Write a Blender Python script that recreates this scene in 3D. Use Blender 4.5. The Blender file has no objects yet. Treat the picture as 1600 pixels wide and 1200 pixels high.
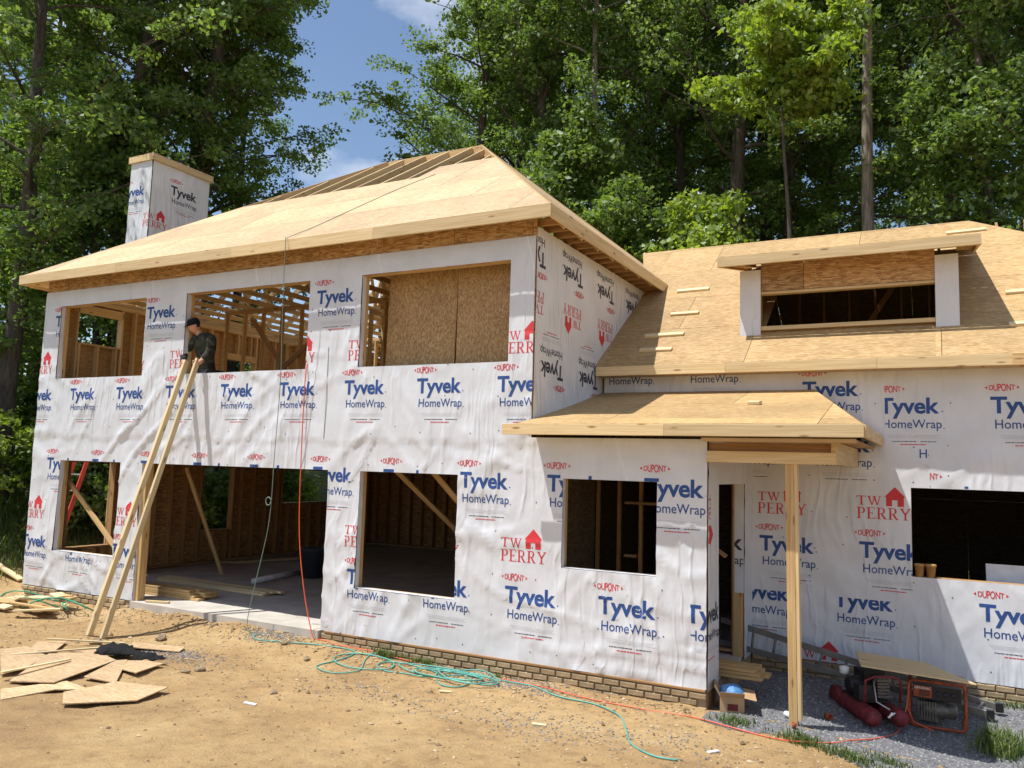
import bpy, math, random, bisect
import numpy as np
from mathutils import Vector, Matrix, noise
random.seed(7)
R = math.radians
scn = bpy.context.scene
COL = scn.collection

# ------------------------------------------------------------------ camera
cam_d = bpy.data.cameras.new('camera')
cam = bpy.data.objects.new('camera', cam_d); COL.objects.link(cam)
yaw, pitch, roll = -0.4887, 0.0999, 0.0294
fw = Vector((math.sin(yaw)*math.cos(pitch), math.cos(yaw)*math.cos(pitch), math.sin(pitch)))
rt = Vector((math.cos(yaw), -math.sin(yaw), 0)); upv = rt.cross(fw)
r2 = rt*math.cos(roll)+upv*math.sin(roll); u2 = -rt*math.sin(roll)+upv*math.cos(roll)
cam.matrix_world = Matrix(((r2.x, u2.x, -fw.x, 15.092), (r2.y, u2.y, -fw.y, -9.3454), (r2.z, u2.z, -fw.z, 2.4359), (0, 0, 0, 1)))
cam_d.sensor_width = 36.0; cam_d.lens = 36.0*1268.3/1600; cam_d.clip_start = 0.05; cam_d.clip_end = 2000
scn.camera = cam

# ------------------------------------------------------------------ sky, sun, exposure
SUN = Vector((-0.33, -0.285, 1.0)).normalized()
w = bpy.data.worlds.new('World'); scn.world = w; w.use_nodes = True
nt = w.node_tree; bg = nt.nodes['Background']
sky = nt.nodes.new('ShaderNodeTexSky'); sky.sky_type = 'NISHITA'; sky.sun_disc = False
sky.sun_elevation = math.asin(SUN.z); sky.sun_rotation = math.atan2(SUN.x, SUN.y)
sky.air_density = 1.0; sky.dust_density = 0.6; sky.ozone_density = 1.6
tc = nt.nodes.new('ShaderNodeTexCoord')
mp = nt.nodes.new('ShaderNodeMapping'); mp.inputs['Scale'].default_value = (1.0, 1.0, 2.2); mp.inputs['Location'].default_value = (0.0, 0.9, 0.38)
nz = nt.nodes.new('ShaderNodeTexNoise'); nz.inputs['Scale'].default_value = 3.0; nz.inputs['Detail'].default_value = 7; nz.inputs['Roughness'].default_value = 0.55
rmp = nt.nodes.new('ShaderNodeValToRGB'); rmp.color_ramp.elements[0].position = 0.47; rmp.color_ramp.elements[1].position = 0.67
mix = nt.nodes.new('ShaderNodeMix'); mix.data_type = 'RGBA'
nt.links.new(tc.outputs['Generated'], mp.inputs['Vector']); nt.links.new(mp.outputs[0], nz.inputs['Vector'])
nt.links.new(nz.outputs[0], rmp.inputs[0]); nt.links.new(rmp.outputs[0], mix.inputs[0])
nt.links.new(sky.outputs[0], mix.inputs[6]); mix.inputs[7].default_value = (6.6, 6.9, 7.4, 1)
nt.links.new(mix.outputs[2], bg.inputs['Color']); bg.inputs['Strength'].default_value = 0.13
sun_d = bpy.data.lights.new('sun', 'SUN'); sun_d.energy = 5.0; sun_d.angle = R(0.53); sun_d.color = (1.0, 0.975, 0.93)
sun = bpy.data.objects.new('sun', sun_d); COL.objects.link(sun); sun.location = (0, 0, 40)
sun.rotation_euler = SUN.to_track_quat('Z', 'Y').to_euler()
vs = scn.view_settings; vs.view_transform = 'Standard'; vs.look = 'None'; vs.exposure = 0.22; vs.gamma = 1.0; vs.use_curve_mapping = False
scn.render.engine = 'CYCLES'; scn.cycles.use_denoising = True
scn.cycles.max_bounces = 8; scn.cycles.diffuse_bounces = 5; scn.cycles.transmission_bounces = 5; scn.cycles.sample_clamp_indirect = 6

# ------------------------------------------------------------------ materials
def mat(name):
    m = bpy.data.materials.new(name); m.use_nodes = True
    n = m.node_tree.nodes; return m, n, m.node_tree.links, n['Principled BSDF']
def node(n, t, **kw):
    x = n.new(t)
    for k, v in kw.items():
        if k in x.inputs: x.inputs[k].default_value = v
        else: setattr(x, k, v)
    return x
def ramp(n, stops):
    r = n.new('ShaderNodeValToRGB'); e = r.color_ramp.elements
    while len(e) < len(stops): e.new(0.5)
    for i, (p, c) in enumerate(stops): e[i].position = p; e[i].color = (*c, 1)
    return r
def flat(name, c, rough=0.7, metal=0.0, var=0.12, scale=6.0, bump=0.0):
    m, n, l, b = mat(name)
    t = node(n, 'ShaderNodeTexCoord'); z = node(n, 'ShaderNodeTexNoise', Scale=scale, Detail=6.0)
    l.new(t.outputs['Object'], z.inputs['Vector'])
    r = ramp(n, [(0.3, tuple(x*(1-var) for x in c)), (0.7, tuple(min(1, x*(1+var)) for x in c))])
    l.new(z.outputs[0], r.inputs[0]); l.new(r.outputs[0], b.inputs['Base Color'])
    b.inputs['Roughness'].default_value = rough; b.inputs['Metallic'].default_value = metal
    if bump:
        z2 = node(n, 'ShaderNodeTexNoise', Scale=scale*8, Detail=4.0); l.new(t.outputs['Object'], z2.inputs['Vector'])
        bp = node(n, 'ShaderNodeBump', Strength=0.6, Distance=bump); l.new(z2.outputs[0], bp.inputs['Height']); l.new(bp.outputs[0], b.inputs['Normal'])
    return m
def lumber(name, dark, light, knots=True):
    m, n, l, b = mat(name)
    t = node(n, 'ShaderNodeTexCoord'); oi = node(n, 'ShaderNodeObjectInfo')
    off = node(n, 'ShaderNodeVectorMath', operation='SCALE'); cmb = node(n, 'ShaderNodeCombineXYZ')
    for i in range(3): l.new(oi.outputs['Random'], cmb.inputs[i])
    l.new(cmb.outputs[0], off.inputs[0]); off.inputs['Scale'].default_value = 37.0
    add = node(n, 'ShaderNodeVectorMath', operation='ADD'); l.new(t.outputs['Object'], add.inputs[0]); l.new(off.outputs[0], add.inputs[1])
    mp = node(n, 'ShaderNodeMapping'); mp.inputs['Scale'].default_value = (0.9, 26, 26); l.new(add.outputs[0], mp.inputs['Vector'])
    z = node(n, 'ShaderNodeTexNoise', Scale=1.6, Detail=7.0, Distortion=0.6); l.new(mp.outputs[0], z.inputs['Vector'])
    r = ramp(n, [(0.28, dark), (0.5, tuple((a+c)/2 for a, c in zip(dark, light))), (0.72, light)]); l.new(z.outputs[0], r.inputs[0])
    hs = node(n, 'ShaderNodeHueSaturation'); l.new(r.outputs[0], hs.inputs['Color'])
    mr = node(n, 'ShaderNodeMapRange'); l.new(oi.outputs['Random'], mr.inputs[0]); mr.inputs[3].default_value = 0.80; mr.inputs[4].default_value = 1.12
    l.new(mr.outputs[0], hs.inputs['Value'])
    col = hs.outputs[0]
    if knots:
        mk = node(n, 'ShaderNodeMapping'); mk.inputs['Scale'].default_value = (2.2, 9, 9); l.new(add.outputs[0], mk.inputs['Vector'])
        v = node(n, 'ShaderNodeTexVoronoi', Scale=1.0); l.new(mk.outputs[0], v.inputs['Vector'])
        kr = ramp(n, [(0.07, (0.30, 0.16, 0.07)), (0.17, (1, 1, 1))]); l.new(v.outputs['Distance'], kr.inputs[0])
        mx = node(n, 'ShaderNodeMix', data_type='RGBA', blend_type='MULTIPLY'); mx.inputs[0].default_value = 0.8
        l.new(col, mx.inputs[6]); l.new(kr.outputs[0], mx.inputs[7]); col = mx.outputs[2]
    l.new(col, b.inputs['Base Color']); b.inputs['Roughness'].default_value = 0.7
    bp = node(n, 'ShaderNodeBump', Strength=0.25, Distance=0.004); l.new(z.outputs[0], bp.inputs['Height']); l.new(bp.outputs[0], b.inputs['Normal'])
    return m
def osb(name, tones, val=(0.84, 1.10), chip=1.0, aniso=1.0):
    m, n, l, b = mat(name)
    t = node(n, 'ShaderNodeTexCoord'); oi = node(n, 'ShaderNodeObjectInfo')
    cmb = node(n, 'ShaderNodeCombineXYZ'); sc = node(n, 'ShaderNodeVectorMath', operation='SCALE'); sc.inputs['Scale'].default_value = 23.0
    for i in range(3): l.new(oi.outputs['Random'], cmb.inputs[i])
    l.new(cmb.outputs[0], sc.inputs[0])
    add = node(n, 'ShaderNodeVectorMath', operation='ADD'); l.new(t.outputs['Object'], add.inputs[0]); l.new(sc.outputs[0], add.inputs[1])
    prev = None; hgt = None
    for k, (ang, s) in enumerate(((0.10, (11, 85, 9)), (-0.5, (13, 95, 9)), (1.05, (13, 80, 9)))):
        mp = node(n, 'ShaderNodeMapping'); mp.inputs['Rotation'].default_value = (0, 0, ang); mp.inputs['Scale'].default_value = (s[0]*chip/aniso, s[1]*chip*(aniso if aniso < 1 else 1)*(1.6 if aniso < 1 else 1), s[2]*chip)
        l.new(add.outputs[0], mp.inputs['Vector'])
        v = node(n, 'ShaderNodeTexVoronoi', Scale=1.0); l.new(mp.outputs[0], v.inputs['Vector'])
        sp = node(n, 'ShaderNodeSeparateColor'); l.new(v.outputs['Color'], sp.inputs[0])
        if prev is None: prev = sp.outputs[0]; hgt = sp.outputs[1]
        else:
            sel = node(n, 'ShaderNodeMath', operation='GREATER_THAN'); l.new(sp.outputs[2], sel.inputs[0]); sel.inputs[1].default_value = 0.5
            mx = node(n, 'ShaderNodeMix', data_type='FLOAT'); l.new(sel.outputs[0], mx.inputs[0]); l.new(prev, mx.inputs[2]); l.new(sp.outputs[0], mx.inputs[3]); prev = mx.outputs[0]
    z = node(n, 'ShaderNodeTexNoise', Scale=1.3, Detail=5.0); l.new(add.outputs[0], z.inputs['Vector'])
    z2 = node(n, 'ShaderNodeTexNoise', Scale=60.0, Detail=3.0); l.new(add.outputs[0], z2.inputs['Vector'])
    av = node(n, 'ShaderNodeMath', operation='MULTIPLY_ADD'); l.new(z2.outputs[0], av.inputs[0]); av.inputs[1].default_value = 0.35; l.new(prev, av.inputs[2])
    r = ramp(n, [(0.12, tones[0]), (0.45, tones[1]), (0.8, tones[2]), (1.0, tones[3])]); l.new(av.outputs[0], r.inputs[0])
    hs = node(n, 'ShaderNodeHueSaturation'); l.new(r.outputs[0], hs.inputs['Color'])
    mr = node(n, 'ShaderNodeMapRange'); l.new(oi.outputs['Random'], mr.inputs[0]); mr.inputs[3].default_value = val[0]; mr.inputs[4].default_value = val[1]
    mu = node(n, 'ShaderNodeMapRange'); l.new(z.outputs[0], mu.inputs[0]); mu.inputs[1].default_value = 0.3; mu.inputs[2].default_value = 0.7; mu.inputs[3].default_value = 0.88; mu.inputs[4].default_value = 1.1
    mm = node(n, 'ShaderNodeMath', operation='MULTIPLY'); l.new(mr.outputs[0], mm.inputs[0]); l.new(mu.outputs[0], mm.inputs[1])
    l.new(mm.outputs[0], hs.inputs['Value']); l.new(hs.outputs[0], b.inputs['Base Color']); b.inputs['Roughness'].default_value = 0.65
    return m
def wrapmat(name):
    m, n, l, b = mat(name)
    g = node(n, 'ShaderNodeNewGeometry')
    z0 = node(n, 'ShaderNodeTexNoise', Scale=0.9, Detail=3.0); l.new(g.outputs['Position'], z0.inputs['Vector'])
    w = node(n, 'ShaderNodeVectorMath', operation='MULTIPLY_ADD'); l.new(z0.outputs['Color'], w.inputs[0]); w.inputs[1].default_value = (0.35, 0.35, 0.35); l.new(g.outputs['Position'], w.inputs[2])
    mp = node(n, 'ShaderNodeMapping'); mp.inputs['Rotation'].default_value = (0, .9, 0); mp.inputs['Scale'].default_value = (1.9, 1.9, .9); l.new(w.outputs[0], mp.inputs['Vector'])
    z = node(n, 'ShaderNodeTexNoise', Scale=1.6, Detail=3.0, Roughness=0.5); l.new(mp.outputs[0], z.inputs['Vector'])
    hs = []
    for rot, sc3, sc in ((0.85, (4.0, 4.0, 0.36), 1.3), (-0.5, (3.6, 3.6, 0.34), 1.2), (1.35, (3.0, 3.0, 0.34), 1.3)):
        mq = node(n, 'ShaderNodeMapping'); mq.inputs['Rotation'].default_value = (0, rot, 0); mq.inputs['Scale'].default_value = sc3; l.new(w.outputs[0], mq.inputs['Vector'])
        zq = node(n, 'ShaderNodeTexNoise', Scale=sc, Detail=1.0, Roughness=0.4); l.new(mq.outputs[0], zq.inputs['Vector'])
        a1 = node(n, 'ShaderNodeMath', operation='SUBTRACT'); l.new(zq.outputs[0], a1.inputs[0]); a1.inputs[1].default_value = 0.5
        a2 = node(n, 'ShaderNodeMath', operation='ABSOLUTE'); l.new(a1.outputs[0], a2.inputs[0])
        a3 = node(n, 'ShaderNodeMapRange'); l.new(a2.outputs[0], a3.inputs[0]); a3.inputs[1].default_value = 0.0; a3.inputs[2].default_value = 0.10; a3.inputs[3].default_value = 1.0; a3.inputs[4].default_value = 0.0; a3.interpolation_type = 'SMOOTHSTEP'; hs.append(a3.outputs[0])
    mk = node(n, 'ShaderNodeSeparateColor'); zm = node(n, 'ShaderNodeTexNoise', Scale=0.75, Detail=2.0); l.new(g.outputs['Position'], zm.inputs['Vector']); l.new(zm.outputs['Color'], mk.inputs[0])
    tot = z.outputs[0]
    for i, h in enumerate(hs):
        mr = node(n, 'ShaderNodeMapRange'); l.new(mk.outputs[i], mr.inputs[0]); mr.inputs[1].default_value = 0.47; mr.inputs[2].default_value = 0.63; mr.inputs[4].default_value = 0.36
        ma = node(n, 'ShaderNodeMath', operation='MULTIPLY_ADD'); l.new(h, ma.inputs[0]); l.new(mr.outputs[0], ma.inputs[1]); l.new(tot, ma.inputs[2]); tot = ma.outputs[0]
    bp = node(n, 'ShaderNodeBump', Strength=0.72, Distance=0.03); l.new(tot, bp.inputs['Height']); l.new(bp.outputs[0], b.inputs['Normal'])
    zc = node(n, 'ShaderNodeTexNoise', Scale=2.2, Detail=5.0); l.new(g.outputs['Position'], zc.inputs['Vector'])
    r = ramp(n, [(0.3, (0.62, 0.635, 0.66)), (0.7, (0.71, 0.73, 0.77))]); l.new(zc.outputs[0], r.inputs[0]); l.new(r.outputs[0], b.inputs['Base Color'])
    b.inputs['Roughness'].default_value = 0.46; b.inputs['Specular IOR Level'].default_value = 0.45
    return m
M = {}
M['wrap'] = wrapmat('white_wrap')
M['blue'] = flat('blue_ink', (0.018, 0.07, 0.26), 0.6, var=0.15)
M['black_and_shaded_ink'] = flat('dark_and_shaded_ink', (0.03, 0.035, 0.06), 0.6)  # also the blue print on shaded faces, shade mixed into the colour
M['grey_ink'] = flat('grey_ink', (0.36, 0.36, 0.40), 0.6)
M['red'] = flat('red_ink', (0.62, 0.035, 0.045), 0.6, var=0.15)
M['lum'] = lumber('spruce_lumber', (0.46, 0.27, 0.095), (0.72, 0.50, 0.24))
M['lumpale'] = lumber('pale_lumber', (0.62, 0.47, 0.24), (0.82, 0.68, 0.42))
M['fascia'] = lumber('fascia_lumber', (0.58, 0.41, 0.19), (0.78, 0.60, 0.34))
M['lumbrown'] = lumber('brown_lumber', (0.30, 0.15, 0.055), (0.50, 0.29, 0.12))  # darker copy of the lumber; shade on inside framing put into its colour
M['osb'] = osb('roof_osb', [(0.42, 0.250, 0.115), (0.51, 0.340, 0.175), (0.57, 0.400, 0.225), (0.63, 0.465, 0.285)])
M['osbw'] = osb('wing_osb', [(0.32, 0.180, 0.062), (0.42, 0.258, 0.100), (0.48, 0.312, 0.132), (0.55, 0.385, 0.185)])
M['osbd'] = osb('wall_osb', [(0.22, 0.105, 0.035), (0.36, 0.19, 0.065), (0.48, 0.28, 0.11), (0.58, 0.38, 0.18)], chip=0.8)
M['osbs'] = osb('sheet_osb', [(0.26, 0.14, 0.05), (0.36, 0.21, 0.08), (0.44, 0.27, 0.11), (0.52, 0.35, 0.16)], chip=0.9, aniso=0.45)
M['osbshade'] = osb('shaded_osb', [(0.05, 0.03, 0.015), (0.08, 0.05, 0.025), (0.11, 0.07, 0.035), (0.15, 0.10, 0.05)], chip=0.8)  # near-black copy of the sheathing; darkness of the rooms put into its colour
M['concrete'] = flat('concrete', (0.50, 0.46, 0.40), 0.85, var=0.18, scale=2.5, bump=0.004)
M['brick'] = flat('cast_brick', (0.46, 0.37, 0.24), 0.9, var=0.22, scale=9, bump=0.012)
def brickmat():
    m = flat('cast_brick_mix', (0.385, 0.285, 0.165), 0.95, var=0.25, scale=9, bump=0.012); n = m.node_tree.nodes; l = m.node_tree.links; b = n['Principled BSDF']
    src = b.inputs['Base Color'].links[0].from_socket; hs = node(n, 'ShaderNodeHueSaturation'); oi = node(n, 'ShaderNodeObjectInfo'); mr = node(n, 'ShaderNodeMapRange'); l.new(oi.outputs['Random'], mr.inputs[0]); mr.inputs[3].default_value = .72; mr.inputs[4].default_value = 1.15
    l.new(src, hs.inputs['Color']); l.new(mr.outputs[0], hs.inputs['Value']); l.new(hs.outputs[0], b.inputs['Base Color']); return m
M['brick'] = brickmat()
M['mortar'] = flat('mortar', (0.31, 0.24, 0.15), 0.95, var=0.2)
M['steel'] = flat('galvanised', (0.45, 0.45, 0.46), 0.4, 0.8)
M['alu'] = flat('ladder_aluminium', (0.22, 0.21, 0.19), 0.55, 0.55, var=0.25)
M['redfib'] = flat('red_fibreglass', (0.60, 0.06, 0.035), 0.5)
M['black'] = flat('black_cloth', (0.006, 0.006, 0.007), 1.0, var=0.4, scale=30, bump=0.01)
M['blackmetal'] = flat('black_metal', (0.02, 0.02, 0.021), 0.45, 0.3, scale=20)
M['orange'] = flat('orange_paint', (0.33, 0.07, 0.02), 0.7, var=0.45, scale=22)
M['tankred'] = flat('faded_red_paint', (0.15, 0.014, 0.018), 0.7, var=0.6, scale=14)
M['engine'] = flat('grey_casting', (0.16, 0.15, 0.13), 0.5, 0.5, var=0.3, scale=25)
M['cardboard'] = flat('cardboard', (0.45, 0.29, 0.15), 0.85)
M['bluebag'] = flat('blue_plastic', (0.12, 0.30, 0.62), 0.25, var=0.35, scale=18, bump=0.01)
M['green'] = flat('green_hose', (0.10, 0.36, 0.30), 0.45)
M['orcord'] = flat('orange_cord', (0.75, 0.12, 0.05), 0.5)
M['greyline'] = flat('grey_green_line', (0.16, 0.24, 0.20), 0.6)
M['strap'] = flat('green_strap', (0.02, 0.30, 0.16), 0.4)
M['white'] = flat('white_plastic', (0.78, 0.78, 0.78), 0.4)
M['bin'] = flat('dark_bin', (0.03, 0.04, 0.055), 0.5)
M['pot'] = flat('clay_pot', (0.45, 0.25, 0.09), 0.8)
M['skin'] = flat('skin', (0.52, 0.27, 0.18), 0.55, var=0.08)
M['jeans'] = flat('dark_trousers', (0.035, 0.04, 0.055), 0.85, scale=40)
def camo():
    m, n, l, b = mat('camouflage_cloth'); t = node(n, 'ShaderNodeTexCoord')
    z = node(n, 'ShaderNodeTexNoise', Scale=9.0, Detail=3.0, Distortion=0.8); l.new(t.outputs['Object'], z.inputs['Vector'])
    r = ramp(n, [(0.38, (0.012, 0.013, 0.010)), (0.46, (0.035, 0.042, 0.024)), (0.56, (0.05, 0.045, 0.028)), (0.62, (0.075, 0.085, 0.055))]); r.color_ramp.interpolation = 'CONSTANT'
    l.new(z.outputs[0], r.inputs[0]); l.new(r.outputs[0], b.inputs['Base Color']); b.inputs['Roughness'].default_value = 0.9; return m
M['camo'] = camo()
def bark(name, a, c):
    m, n, l, b = mat(name); t = node(n, 'ShaderNodeTexCoord')
    mp = node(n, 'ShaderNodeMapping'); mp.inputs['Scale'].default_value = (9, 9, 1.6); l.new(t.outputs['Object'], mp.inputs['Vector'])
    z = node(n, 'ShaderNodeTexNoise', Scale=1.5, Detail=8.0, Roughness=0.65); l.new(mp.outputs[0], z.inputs['Vector'])
    r = ramp(n, [(0.35, a), (0.65, c)]); l.new(z.outputs[0], r.inputs[0]); l.new(r.outputs[0], b.inputs['Base Color']); b.inputs['Roughness'].default_value = 0.9
    bp = node(n, 'ShaderNodeBump', Strength=0.9, Distance=0.06); l.new(z.outputs[0], bp.inputs['Height']); l.new(bp.outputs[0], b.inputs['Normal']); return m
M['bark'] = bark('dark_bark', (0.045, 0.035, 0.028), (0.13, 0.105, 0.085))
M['barkg'] = bark('grey_bark', (0.13, 0.105, 0.085), (0.34, 0.29, 0.25))
def leaf(name, a, c, d):
    m, n, l, b = mat(name); out = n['Material Output']; n.remove(b)
    g = node(n, 'ShaderNodeNewGeometry'); r = ramp(n, [(0.0, a), (0.6, c), (1.0, d)]); l.new(g.outputs['Random Per Island'], r.inputs[0])
    df = node(n, 'ShaderNodeBsdfDiffuse'); tr = node(n, 'ShaderNodeBsdfTranslucent'); gl = node(n, 'ShaderNodeBsdfGlossy', Roughness=0.55)
    hs = node(n, 'ShaderNodeHueSaturation', Hue=0.485, Saturation=1.1, Value=1.5); l.new(r.outputs[0], hs.inputs['Color'])
    l.new(r.outputs[0], df.inputs['Color']); l.new(hs.outputs[0], tr.inputs['Color']); gl.inputs['Color'].default_value = (0.9, 0.95, 0.9, 1)
    m1 = node(n, 'ShaderNodeMixShader'); m1.inputs[0].default_value = 0.50; l.new(df.outputs[0], m1.inputs[1]); l.new(tr.outputs[0], m1.inputs[2])
    m2 = node(n, 'ShaderNodeMixShader'); m2.inputs[0].default_value = 0.05; l.new(m1.outputs[0], m2.inputs[1]); l.new(gl.outputs[0], m2.inputs[2])
    l.new(m2.outputs[0], out.inputs['Surface']); return m
M['leaf'] = leaf('tree_leaf', (0.085, 0.150, 0.030), (0.140, 0.230, 0.046), (0.205, 0.300, 0.062))
M['leafl'] = leaf('light_leaf', (0.15, 0.235, 0.032), (0.22, 0.32, 0.045), (0.30, 0.40, 0.065))
M['grass'] = leaf('grass_blade', (0.06, 0.11, 0.02), (0.11, 0.17, 0.035), (0.20, 0.22, 0.07))
def groundmat():
    m, n, l, b = mat('dirt_ground'); g = node(n, 'ShaderNodeNewGeometry')
    z1 = node(n, 'ShaderNodeTexNoise', Scale=0.55, Detail=9.0, Roughness=0.62); z2 = node(n, 'ShaderNodeTexNoise', Scale=5.0, Detail=8.0, Roughness=0.7); z3 = node(n, 'ShaderNodeTexNoise', Scale=45.0, Detail=5.0, Roughness=0.7)
    for z in (z1, z2, z3): l.new(g.outputs['Position'], z.inputs['Vector'])
    ra = ramp(n, [(0.32, (0.325, 0.200, 0.088)), (0.5, (0.430, 0.278, 0.122)), (0.68, (0.50, 0.345, 0.165))]); l.new(z1.outputs[0], ra.inputs[0])
    rb = ramp(n, [(0.30, (0.68, 0.64, 0.60)), (0.46, (0.94, 0.94, 0.94)), (0.66, (1.12, 1.11, 1.10))]); l.new(z2.outputs[0], rb.inputs[0])
    rc = ramp(n, [(0.33, (0.50, 0.46, 0.43)), (0.47, (1, 1, 1))]); l.new(z3.outputs[0], rc.inputs[0])
    m1 = node(n, 'ShaderNodeMix', data_type='RGBA', blend_type='MULTIPLY'); m1.inputs[0].default_value = 1; l.new(ra.outputs[0], m1.inputs[6]); l.new(rb.outputs[0], m1.inputs[7])
    m2 = node(n, 'ShaderNodeMix', data_type='RGBA', blend_type='MULTIPLY'); m2.inputs[0].default_value = 0.5; l.new(m1.outputs[2], m2.inputs[6]); l.new(rc.outputs[0], m2.inputs[7])
    # forest floor beyond the cleared lot
    sp = node(n, 'ShaderNodeSeparateXYZ'); l.new(g.outputs['Position'], sp.inputs[0])
    ax = node(n, 'ShaderNodeMapRange'); l.new(sp.outputs[0], ax.inputs[0]); ax.inputs[1].default_value = -2.2; ax.inputs[2].default_value = -4.2
    ay = node(n, 'ShaderNodeMapRange'); l.new(sp.outputs[1], ay.inputs[0]); ay.inputs[1].default_value = 11.5; ay.inputs[2].default_value = 13.5
    mxm = node(n, 'ShaderNodeMath', operation='MAXIMUM'); l.new(ax.outputs[0], mxm.inputs[0]); l.new(ay.outputs[0], mxm.inputs[1])
    rf = ramp(n, [(0.35, (0.05, 0.075, 0.02)), (0.5, (0.085, 0.12, 0.03)), (0.66, (0.16, 0.10, 0.05))]); l.new(z2.outputs[0], rf.inputs[0])
    m3 = node(n, 'ShaderNodeMix', data_type='RGBA'); l.new(mxm.outputs[0], m3.inputs[0]); l.new(m2.outputs[2], m3.inputs[6]); l.new(rf.outputs[0], m3.inputs[7])
    l.new(m3.outputs[2], b.inputs['Base Color']); b.inputs['Roughness'].default_value = 0.95
    ad = node(n, 'ShaderNodeMath', operation='MULTIPLY_ADD'); l.new(z3.outputs[0], ad.inputs[0]); ad.inputs[1].default_value = 0.45; l.new(z2.outputs[0], ad.inputs[2])
    bp = node(n, 'ShaderNodeBump', Strength=0.9, Distance=0.05); l.new(ad.outputs[0], bp.inputs['Height']); l.new(bp.outputs[0], b.inputs['Normal']); return m
M['ground'] = groundmat()
M['gravel'] = flat('grey_gravel', (0.17, 0.17, 0.18), 0.9, var=0.35, scale=30, bump=0.02)
def islandmat(name, a, c, d):
    m, n, l, b = mat(name); g = node(n, 'ShaderNodeNewGeometry'); r = ramp(n, [(0, a), (0.5, c), (1, d)])
    l.new(g.outputs['Random Per Island'], r.inputs[0]); l.new(r.outputs[0], b.inputs['Base Color']); b.inputs['Roughness'].default_value = 0.9; return m
M['stones'] = islandmat('grey_stones', (0.09, 0.09, 0.095), (0.19, 0.19, 0.195), (0.33, 0.32, 0.31))
M['chips'] = islandmat('dirt_chips', (0.14, 0.09, 0.05), (0.33, 0.22, 0.11), (0.52, 0.40, 0.24))
M['rock'] = flat('tan_rock', (0.34, 0.25, 0.15), 0.9, var=0.3, scale=12, bump=0.02)

# ------------------------------------------------------------------ helpers
class MB:
    def __init__(s): s.v = []; s.f = []
    def add(s, vs, fs):
        o = len(s.v); s.v += [tuple(x) for x in vs]; s.f += [tuple(i+o for i in f) for f in fs]
    def box(s, x0, x1, y0, y1, z0, z1):
        s.add([(x0, y0, z0), (x1, y0, z0), (x1, y1, z0), (x0, y1, z0), (x0, y0, z1), (x1, y0, z1), (x1, y1, z1), (x0, y1, z1)],
              [(0, 3, 2, 1), (4, 5, 6, 7), (0, 1, 5, 4), (1, 2, 6, 5), (2, 3, 7, 6), (3, 0, 4, 7)])
    def prism(s, poly, z0, z1):
        n = len(poly); s.add([(x, y, z0) for x, y in poly]+[(x, y, z1) for x, y in poly],
              [tuple(range(n-1, -1, -1)), tuple(range(n, 2*n))]+[(i, (i+1) % n, n+(i+1) % n, n+i) for i in range(n)])
    def tube(s, pts, rad, n=8, cap=True):
        pts = [Vector(p) for p in pts]; rads = rad if isinstance(rad, (list, tuple)) else [rad]*len(pts)
        base = len(s.v); pn = None
        for i, p in enumerate(pts):
            t = (pts[min(i+1, len(pts)-1)]-pts[max(i-1, 0)]).normalized()
            if pn is None: pn = t.orthogonal().normalized()
            pn = (pn-t*pn.dot(t)); pn = pn.normalized() if pn.length > 1e-6 else t.orthogonal().normalized()
            bn = t.cross(pn)
            for k in range(n):
                a = 2*math.pi*k/n; s.v.append(tuple(p+(pn*math.cos(a)+bn*math.sin(a))*rads[i]))
        for i in range(len(pts)-1):
            for k in range(n):
                a = base+i*n+k; b = base+i*n+(k+1) % n; s.f.append((a, b, b+n, a+n))
        if cap: s.f.append(tuple(base+k for k in range(n-1, -1, -1))); s.f.append(tuple(base+(len(pts)-1)*n+k for k in range(n)))
    def lathe(s, prof, n=20, c=(0, 0, 0), axis='Z'):
        base = len(s.v)
        for r, h in prof:
            for k in range(n):
                a = 2*math.pi*k/n; p = (r*math.cos(a), r*math.sin(a), h)
                if axis == 'Y': p = (p[0], p[2], p[1])
                if axis == 'X': p = (p[2], p[0], p[1])
                s.v.append((c[0]+p[0], c[1]+p[1], c[2]+p[2]))
        for i in range(len(prof)-1):
            for k in range(n):
                a = base+i*n+k; b = base+i*n+(k+1) % n; s.f.append((a, b, b+n, a+n))
        s.f.append(tuple(base+k for k in range(n-1, -1, -1))); s.f.append(tuple(base+(len(prof)-1)*n+k for k in range(n)))
    def mesh(s, name, m, smooth=False):
        me = bpy.data.meshes.new(name); me.from_pydata(s.v, [], s.f); me.materials.append(m)
        if smooth: me.polygons.foreach_set('use_smooth', [True]*len(me.polygons))
        me.update(); return me
    def build(s, name, m, parent=None, smooth=False, mw=None):
        return link(name, s.mesh(name, m, smooth), parent, mw)
def link(name, data, parent=None, mw=None):
    o = bpy.data.objects.new(name, data); COL.objects.link(o)
    if parent is not None: o.parent = parent
    if mw is not None: o.matrix_basis = mw
    return o
def tag(o, label=None, cat=None, group=None, kind=None):
    for k, v in (('label', label), ('category', cat), ('group', group), ('kind', kind)):
        if v: o[k] = v
    return o
def empty(name, loc=(0, 0, 0), rz=0, parent=None):
    o = link(name, None, parent); o.location = loc; o.rotation_euler = (0, 0, rz); o.empty_display_size = 0.1; return o
def frame(o, u, v):
    u = Vector(u).normalized(); v = Vector(v); v = (v-u*u.dot(v)).normalized(); n = u.cross(v)
    return Matrix(((u.x, v.x, n.x, o[0]), (u.y, v.y, n.y, o[1]), (u.z, v.z, n.z, o[2]), (0, 0, 0, 1)))
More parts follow.
